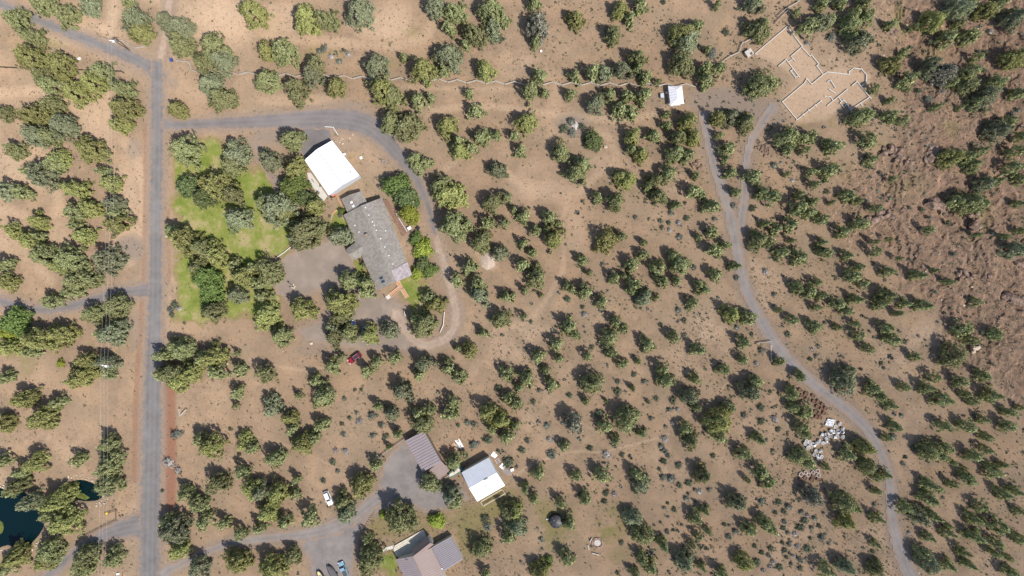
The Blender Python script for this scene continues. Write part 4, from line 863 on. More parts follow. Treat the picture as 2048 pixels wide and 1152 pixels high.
potrow([(340,1060),(258,1074),(330,1096),(395,1092),(205,1090)], .6, .6, M['pottan'], M['soil'], 'dark-rimmed tub below the white-rimmed tubs', 'dark-rimmed tubs')
potrow([(440,640),(470,655),(438,704),(482,690),(425,615),(520,640),(560,650),(600,600),(640,640),(610,512),(640,560),(575,540),(545,600),(495,610),(655,600),(590,640),(520,570)], .6, .75, M['tubwhite'], M['tubfill'], 'empty white tub in the big heap beside the gravel road', 'heaped white tubs', 1.3)
potrow([(265,690),(300,700),(335,715),(370,705),(395,690),(355,740),(285,762),(250,720),(310,745)], .6, .75, M['tubwhite'], M['tubfill'], 'empty white tub in the left-hand heap', 'left heap of white tubs', 1.2)
potrow([(370,795),(418,788),(360,830),(400,865),(425,850),(380,850)], .58, .7, M['tubwhite'], M['tubfill'], 'empty white tub in the small heap between the others', 'small heap of white tubs', 1.2)
x, y, z = G(1560+503*k, 750+490*k); mb = MB(); n = 6
vv = [(x+(i-3)*.42+.16*j, y+(j-3)*.36-.07*i, z+.5+.28*math.sin(i*2.1+j*1.3)+.12*math.cos(j*3.1)) for j in range(n+1) for i in range(n+1)]
ff = [(j*(n+1)+i, j*(n+1)+i+1, (j+1)*(n+1)+i+1, (j+1)*(n+1)+i) for j in range(n) for i in range(n)]
lo = len(vv); vv += [(p[0], p[1], z-.05) for p in vv]; ff += [tuple(q+lo for q in f[::-1]) for f in ff]
bd = [i for i in range(n)] + [j*(n+1)+n for j in range(n)] + [n*(n+1)+n-i for i in range(n)] + [(n-j)*(n+1) for j in range(n)]
ff += [(b_, a_, a_+lo, b_+lo) for a_, b_ in zip(bd, bd[1:]+bd[:1])]
mb.add(vv, ff); mb.solo('plastic_sheet', M['tubwhite'], (x, y, z), 'crumpled white plastic sheet above the heap of white tubs', 'sheet')
x, y, z = G(1112,1042,1.2); r = thing('water_tank', 'round black water tank beside a juniper near the fire ring', 'tank', (x, y, z)); n = 28; R_ = 2.15
part(r, 'tank_body', M['black'], MB().lathe((x, y, z), [(R_, -.2), (R_, .5), (R_*.98, .55), (R_, .6), (R_, 1.15), (R_*.98, 1.2), (R_, 1.25), (R_, 1.75), (R_*.93, 1.95)], n), smooth_=True)
part(r, 'tank_top', M['black'], MB().lathe((x, y, z), [(R_*.93, 1.95), (R_*.6, 2.2), (.35, 2.38), (0, 2.4)], n), smooth_=True)
for i in range(8): a = i*math.pi/4; part(r, 'top_rib', M['tarp'], MB().beam((x+math.cos(a)*.4, y+math.sin(a)*.4, z+2.42), (x+math.cos(a)*R_*.9, y+math.sin(a)*R_*.9, z+2.0), .12, .08))
part(r, 'hatch', M['tarp'], MB().tube([(x-.7, y+.6, z+2.15), (x-.7, y+.6, z+2.42)], .3, 14)); part(r, 'white_valve_box', M['white'], MB().box((x-R_-.5, y+.25, z-.05), .7, .4, .4, .1))
x, y, z = G(1195,1086); r = thing('fire_ring', 'round fire ring of reddish stones filled with pale ash', 'fire ring', (x, y, z)); 
for i in range(20): a = i*2*math.pi/20; part(r, 'stone', M['rock'], MB().box((x+1.68*math.cos(a), y+1.55*math.sin(a), z-.1), random.uniform(.45, .7), random.uniform(.4, .65), random.uniform(.35, .55), a+random.uniform(-.3, .3)))
for i in range(14): a = i*2*math.pi/14; part(r, 'inner_stone', M['rock'], MB().box((x+1.28*math.cos(a), y+1.18*math.sin(a), z-.1), .35, .3, .28, a))
part(r, 'ash_bed', M['ash'], MB().lathe((x, y, z), [(1.15, .02), (.9, .06), (.5, .05), (.2, .09), (0, .07)], 13))
for (a, b, lb) in (((1179.5,1083),(1184,1075),'short pale log bench at the upper left of the fire ring'), ((1175,1089),(1178,1098.5),'short pale log bench left of the fire ring'), ((1184,1105),(1198,1109),'long pale log bench below the fire ring')):
    A, B = G(*a), G(*b); r = thing('log_bench', lb, 'bench', ((A[0]+B[0])/2, (A[1]+B[1])/2, A[2]), 'log benches round the fire ring'); part(r, 'seat', M['greywood'], MB().tube([(A[0], A[1], A[2]+.42), (B[0], B[1], B[2]+.42)], .2, 10))
    for t in (.2, .8): part(r, 'leg', M['poledark'], MB().box((A[0]+(B[0]-A[0])*t, A[1]+(B[1]-A[1])*t, A[2]-.05), .3, .3, .32, t))
def stack(u, v, ang, n, L, wd, m, label, name='lumber_stack', spread=.12, cat='lumber', lay=1):
    x, y, z = G(u, v); a = math.radians(ang); ca, sa = math.cos(a), math.sin(a); r = thing(name, label, cat, (x, y, z))
    for j in range(lay):
        for i in range(n):
            o = (i-(n-1)/2)*(wd+spread); l = L*random.uniform(.75, 1); t = random.uniform(-.12, .12); c2, s2 = math.cos(a+t), math.sin(a+t)
            part(r, 'board', m, MB().obox((x-sa*o, y+ca*o, z+.06+.14*j+.02*i/n), (c2*l/2, s2*l/2, 0), (-s2*wd/2, c2*wd/2, 0), (0, 0, .05)))
stack(904,897,-62,7,3.4,.22,M['orangewood'],'loose stack of orange-stained boards right of the mauve shed',lay=2)
stack(919,887,-60,3,3.6,.35,M['white'],'white boards lying right of the mauve shed')
stack(911,893,-40,4,2.6,.2,M['palewood'],'pale scrap boards between the orange stack and the white boards')
stack(1013.6,943,-22,4,3.6,.25,M['greymetal'],'mauve and grey boards right of the square workshop')
stack(988.5,910,50,2,1.7,.8,M['white'],'two white panels lying above the right corner of the square workshop',name='white_sheeting',cat='sheeting')
stack(1005.5,932.5,-35,2,1.9,.75,M['white'],'two white panels lying right of the square workshop',name='white_sheeting',cat='sheeting')
x, y, z = G(995,921.5); r = thing('metal_ladder', 'open pale metal ladder frame on the ground right of the square workshop', 'ladder', (x, y, z))
for o in (-.55, 0, .55): part(r, 'rung', M['steel'], MB().beam((x-.5+o*.6, y-.9*o-.3, z+.1), (x+.5+o*.6, y-.9*o+.3, z+.1), .08, .08))
for s in (-1, 1): part(r, 'side_bar', M['steel'], MB().beam((x+s*.5-.4, y+s*.3+.65, z+.12), (x+s*.5+.4, y+s*.3-.65, z+.12), .08, .1))
def oddbox(u, v, m, label, name, cat, s=(.9, .7, .7), rz=.3, lid=None):
    x, y, z = G(u, v); r = thing(name, label, cat, (x, y, z)); part(r, 'body', m, MB().box((x, y, z-.05), s[0], s[1], s[2], rz)); part(r, 'lid', lid or m, MB().box((x, y, z+s[2]-.04), s[0]*1.08, s[1]*1.08, .07, rz))
oddbox(1024.5,938.5,M['orangered'],'small red machine right of the mauve and grey boards','red_machine','machine',(1.0,.8,.8),.3,M['white'])
oddbox(681,432,M['greymetal'],'grey air-conditioning unit at the left corner of the long house','air_conditioner','air conditioner',(1.0,1.0,.9),.42,M['trim'])
oddbox(819.5,457,M['black'],'black barbecue with white lid beside the deck rail','barbecue','barbecue',(1.1,.9,1.0),.5,M['white'])
oddbox(836.5,457,M['palewood'],'pale table with dark top right of the barbecue','garden_table','table',(1.2,1.0,.75),.9,M['black'])
oddbox(722.5,316,M['white'],'small white box on the dry grass right of the metal shop','white_box','box',(.75,.75,.5))
oddbox(690,309,M['white'],'white bin against the right wall of the metal shop','white_bin','bin',(.6,.6,.8))
oddbox(344,121,M['bluep'],'small blue bin beside the corner fence at the top junction','blue_bin','bin',(.8,.8,.9))
oddbox(160,118,M['white'],'white cooler-like box left of the side road','white_chest','box',(.9,.6,.5))
oddbox(1082,103,M['white'],'white bucket-like box alone on the bare ground near the top edge','white_tub','box',(.6,.6,.5))
oddbox(623.5,687,M['palewood'],'pale cut block on the dirt left of the red car','wood_block','block',(.8,.7,.4))
oddbox(878,959,M['palewood'],'pale chest beside the lean-to of the mauve shed','storage_chest','chest',(1.3,.6,.6),.5)
oddbox(237,1147,M['white'],'white scrap box at the foot of the main road, left side','scrap_box','box',(.9,.5,.4))
x, y, z = G(767.5,323.5); MB().lathe((x, y, z), [(.45, .0), (.72, .02), (.75, .14), (.7, .24), (.48, .24), (.45, 0)], 18).solo('tractor_tyre', M['greymetal'], (x, y, z), 'old grey tyre lying on dry grass beside the driveway bend', 'tyre', smooth_=True)
# ------------------------------------------------------------------ plant prototypes: real leaf-sized faces
def crown_mesh(name, mat, seed, nclump, k, form='round', leaf=.075, clump=.17, z0=.06):
    rg = np.random.default_rng(seed); ph = rg.uniform(0, 6.28, 6)
    t = rg.uniform(z0, 1, nclump*6); 
    if form == 'round': prof = np.minimum(1, (t-z0+.12)/.25)*np.power(np.clip(1-t, 0, 1), .52)*1.16
    elif form == 'cone': prof = np.minimum(1, (t-z0+.10)/.18)*np.power(np.clip(1-t, 0, 1), .85)*1.12
    elif form == 'mound': prof = np.sqrt(np.clip(1-t*t, 0, 1))
    else: prof = np.minimum(1, (t-z0+.2)/.35)*np.power(np.clip(1-t, 0, 1), .38)*1.0
    keep = rg.uniform(0, 1, t.size) < prof*.9+.1; t, prof = t[keep][:nclump], prof[keep][:nclump]; n = len(t)
    th = rg.uniform(0, 6.28, n)
    lobe = 1+.20*np.sin(2*th+ph[0]+t*3)+.19*np.sin(3*th+ph[1]-t*4)+.17*np.sin(5*th+ph[2]+t*5)+.10*np.sin(9*th+ph[3])
    rho = prof*lobe*np.power(rg.uniform(.25, 1, n), .45)*.93
    lean = rg.normal(0, .05, 2); off3 = np.zeros((n, 2))
    if form in ('round', 'cone') and seed % 2:     # several leaders
        w = rg.integers(0, 3, n); oo = rg.uniform(-.38, .38, (3, 2)); hh = rg.uniform(.62, 1, 3); hh[0] = 1
        off3 = oo[w]; rho = rho*.78; t = t*hh[w]
    C = np.stack([rho*np.cos(th)+lean[0]*t+off3[:, 0], rho*np.sin(th)+lean[1]*t+off3[:, 1], t*.97], -1)
    out = np.stack([np.cos(th)*rho, np.sin(th)*rho, .35+.5*t], -1); out /= np.linalg.norm(out, axis=1, keepdims=True)
    cs = clump*rg.uniform(.6, 1.35, n)
    L = C[:, None, :]+rg.normal(0, 1, (n, k, 3))*cs[:, None, None]*np.array([.5, .5, .34])
    L[..., 2] = np.clip(L[..., 2], .015, None)
    nr = out[:, None, :]*1.0+np.array([0, 0, .35])+rg.normal(0, .7, (n, k, 3)); nr /= np.linalg.norm(nr, axis=2, keepdims=True)
    a = np.cross(nr, rg.normal(0, 1, (n, k, 3))); a /= np.linalg.norm(a, axis=2, keepdims=True); b = np.cross(nr, a)
    s = leaf*rg.uniform(.6, 1.4, (n, k, 1)); asp = rg.uniform(.45, .9, (n, k, 1))
    q = np.stack([L+a*s, L+b*s*asp, L-a*s, L-b*s*asp], 2).reshape(-1, 3)
    f = np.arange(len(q)).reshape(-1, 4)
    if form == 'mound':                            # the woody core that carries the sprays
        m = 12; an = np.arange(m)*6.2832/m; rr = rg.uniform(.6, .95, m); o = len(q)
        v = np.concatenate([np.stack([np.cos(an)*rr, np.sin(an)*rr, an*0], -1), np.stack([np.cos(an)*rr*.72, np.sin(an)*rr*.72, an*0+.45], -1), np.stack([np.cos(an)*rr*.25, np.sin(an)*rr*.25, an*0+.68], -1)])
        g = [(k_*m+i, k_*m+(i+1) % m, (k_+1)*m+(i+1) % m, (k_+1)*m+i) for k_ in range(2) for i in range(m)]
        q = np.concatenate([q, v]); f = np.concatenate([f, np.array(g)+o])
    return np_mesh(name, q, f, mat)
def trunk_mesh(name, seed, limbs=7, r=.05, top=.8):
    rg = random.Random(seed); mb = MB(); bx, by = rg.uniform(-.06, .06), rg.uniform(-.06, .06)
    mb.tube([(0, 0, -.06), (bx*.4, by*.4, .2), (bx, by, .5), (bx*1.3, by*.7, top)], (r*1.25, r, r*.6, r*.15), 7)
    for i in range(limbs):
        a = i*6.283/limbs+rg.uniform(-.4, .4); z = rg.uniform(.08, .5); l = rg.uniform(.45, .8)*(1-z*.6)
        mb.tube([(bx*z, by*z, z), (math.cos(a)*l*.5, math.sin(a)*l*.5, z+.10), (math.cos(a)*l, math.sin(a)*l, z+.26)], (r*.45, r*.28, r*.06), 5)
    me = bpy.data.meshes.new(name); me.from_pydata(mb.v, [], mb.f); me.materials.append(M['bark']); return me
PROTO = {}; M['deadjun'] = leaf_mat('half_dead_juniper', (.14, .125, .08), (.24, .215, .15), (.35, .315, .24), .15)
for cls, n, k, leaf, cl in (('L', 250, 30, .041, .10), ('M', 150, 28, .054, .125), ('S', 74, 22, .085, .17)):
    for form in ('round', 'cone'):
        for s in range(4):
            for mk in ('olive', 'grey', 'yellow'):
                pass
            base = crown_mesh('crown', None, hash((cls, form, s)) % 9999 if False else (ord(cls)*30+len(form)*6+s*101), n, k, form, leaf, cl)
            for mk in ('olive', 'grey', 'yellow', 'dead'):
                me = base.copy(); me.materials.append(M['jun_'+mk] if mk != 'dead' else M['deadjun']); PROTO[(cls, form, s, mk)] = me
            PROTO[(cls, form, s, 'low')] = base
LOW = {(fm, s): crown_mesh('low', None, 7000+s*31+len(fm)*2, 58, 17, fm, .10, .17) for fm in ('round', 'cone') for s in range(3)}
TRUNK = [trunk_mesh('trunk', 50+i) for i in range(4)]

# ------------------------------------------------------------------ trees read off the photo, per 512x288 tile enlarged four times: x, y, crown radius
TREES = {
(0,0): [(330,30,95),(530,120,105),(720,30,80),(110,150,90),(250,270,95),(240,460,120),(480,520,110),(330,600,80),(390,670,85),(810,580,90),(740,660,110),(600,740,110),(980,690,100),(980,880,115),(950,1000,90),(250,890,120),(420,820,85),(500,1000,110),(280,1080,100),(400,1090,85),(30,900,75),(1080,160,110),(1130,260,90),(1320,170,105),(1440,230,105),(1420,340,115),(1700,390,125),(1770,490,110),(1630,510,90),(1680,680,115),(1760,780,120),(1410,870,90),(2020,100,115),(1010,0,55)],
(512,0): [(390,150,120),(560,130,110),(830,90,130),(240,390,120),(80,410,80),(460,600,95),(470,530,85),(90,650,105),(330,720,118),(640,690,82),(970,540,122),(1340,560,110),(1540,460,130),(1490,580,65),(1180,455,36),(1350,650,40),(1670,360,45),(1840,560,88),(1010,720,120),(1110,770,100),(1300,810,75),(1400,785,45),(1710,750,46),(1760,885,72),(1070,980,98),(1240,1030,130),(1530,1010,95),(1810,1080,82),(1910,1085,52),(1620,1135,70),(1420,60,90),(1600,75,105),(1550,220,65),(1760,250,110),(1880,90,115),(1900,230,80),(1985,150,60),(280,1110,98)],
(1024,0): [(180,20,60),(230,190,118),(190,330,52),(510,150,85),(870,70,80),(940,140,62),(1040,30,68),(830,260,90),(1650,35,34),(1940,20,80),(1350,240,105),(1430,330,110),(1480,215,62),(1560,390,34),(1370,500,112),(1570,540,68),(1660,550,58),(1560,640,70),(1985,220,108),(2010,640,138),(220,610,70),(500,605,62),(640,570,75),(740,580,80),(880,555,80),(1010,460,85),(1000,550,50),(1090,610,65),(1170,658,30),(150,715,85),(260,740,40),(470,750,50),(680,830,82),(780,755,65),(920,745,58),(1060,765,75),(870,875,75),(940,900,75),(120,975,98),(20,1080,50),(960,1080,88),(1130,1085,65),(1245,1000,50),(1240,910,38),(1430,970,85),(1340,1080,80),(1450,1100,78),(1650,950,80),(1760,930,78),(1880,970,92),(1660,1080,34)],
(1536,0): [(230,95,34),(330,210,75),(420,170,80),(505,160,55),(440,20,60),(580,20,60),(790,30,80),(660,180,92),(790,130,65),(690,110,55),(985,200,48),(740,320,90),(660,300,48),(1000,510,85),(1085,430,50),(1330,540,95),(1420,580,112),(1130,640,75),(1320,170,85),(1400,130,50),(1160,220,34),(1540,45,95),(1620,30,60),(1740,80,85),(1810,70,55),(1980,140,92),(1900,10,48),(1530,190,42),(1440,300,75),(1620,285,72),(1980,440,100),(1670,460,46),(1630,570,80),(1840,660,88),(1610,700,85),(1770,790,110),(1660,820,55),(1470,660,42),(2010,750,60),(1850,1020,105),(1930,970,55),(2030,1090,46),(760,940,92),(985,920,65),(1075,960,45),(990,800,34),(160,1090,88),(265,1110,58),(345,1090,60),(800,1120,70),(850,710,40),(480,1140,48),(1545,860,26),(1350,850,38)],
(0,288): [(100,60,92),(720,35,120),(480,100,88),(350,230,125),(250,200,80),(430,160,90),(820,220,48),(885,320,82),(610,345,98),(530,345,55),(50,390,85),(170,385,72),(700,525,100),(590,545,70),(895,480,88),(930,640,90),(930,560,70),(580,650,58),(670,740,80),(290,620,82),(80,695,82),(250,775,88),(320,745,55),(350,890,115),(560,930,120),(480,980,85),(850,950,130),(560,1085,125),(700,1085,90),(20,970,72),(60,1110,85),(1480,50,132),(1860,60,130),(1850,180,92),(1760,330,125),(1650,300,78),(1860,400,85),(1900,600,112),(1490,760,138),(1390,710,75),(1610,830,100),(1700,890,110),(1560,970,108),(1950,1070,112),(2010,1000,70),(1880,960,60)],
(512,288): [(90,130,102),(290,195,118),(470,500,80),(170,510,148),(70,480,90),(240,570,95),(400,710,148),(490,650,88),(320,770,88),(690,760,98),(1290,140,92),(1360,150,58),(1460,310,98),(1570,440,128),(1590,650,128),(1690,650,58),(1630,50,92),(1730,25,58),(1940,190,95),(1900,470,90),(2010,430,48),(1850,630,65),(1990,640,48),(1800,780,95),(1940,865,80),(1700,985,75),(1600,1090,62),(1770,1120,70),(80,1030,110),(750,1085,92),(880,1110,75),(870,975,30),(30,1110,70)],
(1024,288): [(75,50,60),(390,60,85),(560,165,95),(510,240,88),(1030,80,80),(960,40,45),(1310,70,90),(1410,85,65),(1730,35,70),(900,285,102),(1150,285,80),(1255,240,70),(1185,400,85),(1090,345,48),(825,460,80),(690,425,55),(1460,370,75),(1515,395,48),(1315,490,45),(1600,500,72),(1705,120,42),(1755,225,58),(1785,375,48),(1935,260,68),(2010,390,60),(1480,240,36),(300,590,75),(370,640,38),(100,580,70),(20,525,40),(180,705,58),(340,755,85),(270,680,36),(90,800,50),(770,785,112),(880,735,46),(1055,780,36),(1050,885,55),(980,955,70),(1170,995,75),(1350,955,90),(1290,890,50),(560,945,58),(620,1030,32),(825,1075,55),(890,1055,36),(1630,845,72),(1710,815,48),(1790,980,48),(1630,1045,58),(1610,685,60),(1500,745,36),(1980,765,92),(2030,640,38),(180,1060,108),(80,960,68),(165,885,52),(440,1130,44),(570,1130,44),(980,1130,68),(1210,1100,58),(1330,1090,48),(1500,1120,48)],
(1536,288): [(40,425,68),(150,30,58),(300,45,40),(535,30,70),(345,225,42),(500,215,75),(160,240,26),(375,325,36),(255,395,42),(650,415,68),(725,455,36),(245,505,72),(375,465,48),(335,560,58),(440,595,58),(515,470,26),(745,635,66),(185,640,66),(65,675,58),(610,700,58),(10,785,50),(435,785,44),(115,875,64),(265,905,74),(475,885,62),(635,890,46),(725,975,48),(690,1055,68),(765,1110,46),(860,860,44),(865,780,28),(970,760,24),(870,510,38),(1000,275,32),(830,130,55),(970,1020,52),(1210,1055,52),(1335,1010,30),(1455,1100,36),(1045,910,26),(1290,680,44),(1460,110,105),(1600,100,70),(1640,170,78),(1740,320,85),(1840,290,46),(1610,460,105),(1500,460,75),(1690,480,66),(2025,280,60),(1965,190,66),(1990,55,58),(1720,50,48),(2005,480,38),(1975,850,88),(1690,730,28),(1900,750,36),(2030,690,38),(395,1110,42),(225,1130,44),(195,770,26)],
(0,576): [(405,105,72),(560,40,60),(930,145,108),(740,225,92),(890,355,110),(800,350,58),(330,390,140),(490,390,108),(250,390,80),(60,470,88),(230,505,68),(840,600,88),(700,575,80),(620,690,128),(870,690,58),(190,895,90),(460,920,60),(330,1035,112),(20,730,62),(30,1085,80),(1420,500,115),(1290,535,66),(1370,690,108),(1510,665,98),(1280,700,66),(1420,750,85),(1690,530,110),(1630,565,75),(1735,670,75),(1910,655,65),(1890,525,26),(1890,840,64),(1885,945,30),(1690,190,105),(1900,60,92)],
(512,576): [(100,245,128),(190,385,100),(40,60,78),(370,165,108),(660,130,128),(690,250,100),(600,330,78),(1440,135,90),(1380,75,58),(1350,300,118),(1280,240,66),(880,30,72),(740,355,78),(900,375,98),(1070,355,85),(620,395,80),(1790,60,88),(2000,75,58),(1960,265,98),(1815,365,48),(1710,515,78),(1620,490,36),(1345,605,84),(1300,695,58),(1105,565,58),(970,595,54),(890,665,60),(605,625,74),(685,555,34),(475,745,68),(75,675,80),(110,945,90),(340,860,34),(540,875,90),(260,1055,78),(500,1090,66),(1170,825,88),(965,935,48),(1095,1005,78),(1330,1090,98),(1290,1005,66),(1380,980,56),(1575,915,58),(1550,1005,74),(1540,645,66),(1625,710,68),(1525,590,32),(1870,990,88),(1950,1065,98),(2005,690,68),(2010,885,54),(1890,1130,48),(280,1130,58)],
(1024,576): [(470,10,48),(590,30,64),(725,115,60),(1045,75,90),(1155,80,32),(960,20,44),(1445,125,58),(1540,10,58),(110,20,38),(235,60,22),(10,50,28),(95,230,30),(455,305,75),(505,375,52),(355,445,64),(375,565,44),(205,545,68),(835,275,58),(890,325,48),(775,395,78),(800,515,54),(605,545,42),(1095,455,74),(1300,395,52),(1490,500,62),(1760,215,84),(1895,235,70),(1850,435,58),(1845,575,46),(1700,655,58),(885,605,54),(1015,580,32),(635,745,100),(1205,645,56),(1235,735,80),(1470,725,52),(115,725,74),(60,800,48),(325,775,68),(270,660,42),(35,925,58),(605,900,38),(965,805,30),(755,910,20),(1430,875,88),(1490,970,46),(1740,955,62),(1650,1065,118),(1910,835,86),(1950,745,66),(950,1065,108),(750,1100,70),(490,1085,88),(1390,1130,58),(20,1105,48),(1095,915,16)],
(1536,576): [(330,30,60),(240,10,48),(435,65,42),(395,155,36),(565,125,58),(625,185,54),(710,95,54),(960,65,78),(900,130,54),(1100,120,50),(1060,205,34),(1255,145,62),(1670,115,42),(205,255,52),(90,175,26),(385,305,66),(565,315,32),(700,290,36),(725,375,52),(940,315,64),(1000,415,66),(810,485,44),(1560,325,72),(1800,375,68),(1635,415,48),(1190,540,42),(1470,535,108),(115,585,46),(250,715,52),(180,855,66),(290,985,68),(205,955,56),(650,745,115),(845,800,66),(665,640,26),(895,875,52),(985,945,46),(1100,795,44),(1280,805,56),(1330,715,46),(1550,745,56),(1730,705,56),(1405,895,72),(1575,845,36),(1640,905,42),(1800,865,66),(1025,1110,52),(1410,1110,54),(1600,1105,66),(1725,1055,42),(1935,1000,48),(1925,1100,58),(2030,960,28),(270,1105,54)],
(0,864): [(860,95,86),(840,260,118),(850,420,100),(620,225,60),(290,250,84),(180,315,66),(140,430,88),(90,475,58),(20,230,62),(440,560,125),(520,720,120),(230,570,78),(420,660,100),(400,955,108),(350,1045,80),(110,1010,100),(60,1085,70),(700,1020,110),(650,1110,70),(890,1020,85),(1385,800,118),(1340,710,76),(1420,965,84),(1480,485,80),(1600,585,84),(1730,405,90),(1935,320,58),(1690,120,108),(1610,60,66),(1940,75,80),(2010,130,58),(1995,480,92),(1640,715,74),(1790,725,58),(1590,1090,90),(1885,1065,118),(1920,815,56)],
(512,864): [(370,100,108),(455,60,58),(150,235,94),(20,490,88),(175,495,90),(90,645,108),(310,500,48),(325,385,42),(225,725,64),(30,765,58),(425,690,75),(685,565,84),(865,445,110),(700,655,88),(960,260,56),(1390,415,86),(1565,510,88),(1595,565,66),(1155,690,140),(890,855,44),(915,1005,110),(880,1085,78),(285,1005,80),(130,1085,110),(1805,965,100),(2015,655,88),(1585,235,80),(1130,25,48),(1060,125,28),(2010,30,70),(1840,1140,48),(2025,840,68)],
(1024,864): [(35,765,105),(30,640,85),(215,335,68),(515,355,52),(175,535,46),(100,455,46),(395,565,48),(590,535,58),(465,735,64),(725,345,74),(1055,435,98),(1000,355,66),(440,1015,74),(225,1110,98),(1110,1085,66),(1045,1015,56),(965,680,88),(1045,805,98),(1205,905,58),(1390,1045,98),(1525,1080,36),(1530,355,78),(1860,175,66),(1440,65,86),(1660,30,68),(1975,60,56),(825,65,48),(415,115,52),(1045,10,48),(1805,565,88),(1995,325,68),(1885,385,26),(1480,695,66),(1550,630,48),(1565,795,36),(1445,905,30),(1490,835,34),(1860,1060,76),(1905,785,66),(2025,725,58),(1690,1130,58),(985,1145,48)],
(1536,864): [(245,190,86),(315,245,66),(645,175,68),(790,115,88),(805,265,78),(300,20,48),(30,405,68),(470,285,30),(865,375,46),(945,345,46),(360,525,78),(610,565,98),(690,605,56),(25,765,64),(640,730,76),(880,695,48),(875,475,36),(865,895,34),(955,50,36),(1310,140,98),(1425,115,66),(1385,195,56),(1475,245,32),(1290,425,56),(1350,455,46),(1290,540,74),(1095,605,54),(1210,675,78),(1320,675,56),(1290,845,46),(1445,810,48),(1445,745,26),(1650,195,58),(1745,145,40),(1755,40,42),(1810,315,64),(1895,270,36),(1605,395,66),(1475,420,36),(1700,595,54),(1650,695,56),(1735,725,36),(1890,495,56),(1985,470,46),(1845,755,66),(1665,835,64),(1825,895,54),(1570,960,44),(1610,1065,48),(1450,1065,54),(1295,1045,88),(1235,975,54),(1925,1005,30),(1810,970,34),(1945,1130,58),(2015,855,48),(2015,640,38),(465,1105,58),(640,1095,78),(860,1095,78),(1575,285,18)],
}
BROAD = [ # x, y (photo px), radius px, colour, label
 (374,372,23,'dkgreen','dark feathery green tree at the left side of the mown lawn'),(405,394,23,'dkgreen','dark green spreading tree left of the big lawn juniper'),(410,553,29,'green','green willow-like tree low on the left side of the mown lawn'),
 (585,374,30,'green','green spreading tree against the left side of the metal shop'),(608,396,20,'dkgreen','small dark green tree at the lower left of the metal shop'),
 (792,370,27,'green','fresh green tree above the deck of the long house'),(812,396,27,'dkgreen','bare-stemmed pale birch-like tree between deck and driveway'),(818,424,23,'lime','lime green tree below the birch-like tree beside the deck'),
 (832,478,15,'green','round green bush beside the barbecue'),(845,498,22,'lime','bright lime yellow bush at the right corner of the long house'),(846,528,18,'dkgreen','dull green bush between the two lime bushes'),(836,546,15,'lime','small lime yellow bush beside the metal roof panel'),(857,541,18,'green','green bush right of the small lime bush'),
 (27,644,30,'green','bright green tree at the left edge below the left driveway'),(14,662,20,'lime','lime green tree at the left edge beside the bright green one'),(874,1043,17,'lime','bright green round bush inside the arc of stones'),(120,727,9,'lime','little lime green bush above the lower left clearing'),
 (765,1030,8,'lime','small lime bush against the big juniper in the neighbour yard'),(420,580,27,'green','bright green tree at the lower left corner of the lawn'),(684,423,9,'green','round green shrub at the rear wing of the long house'),(1187,281,22,'dkgreen','low yellowish bush among the pale boulders in the open ground'),(1098,1119,9,'green','small bright green bush beside the junipers near the bottom edge')]
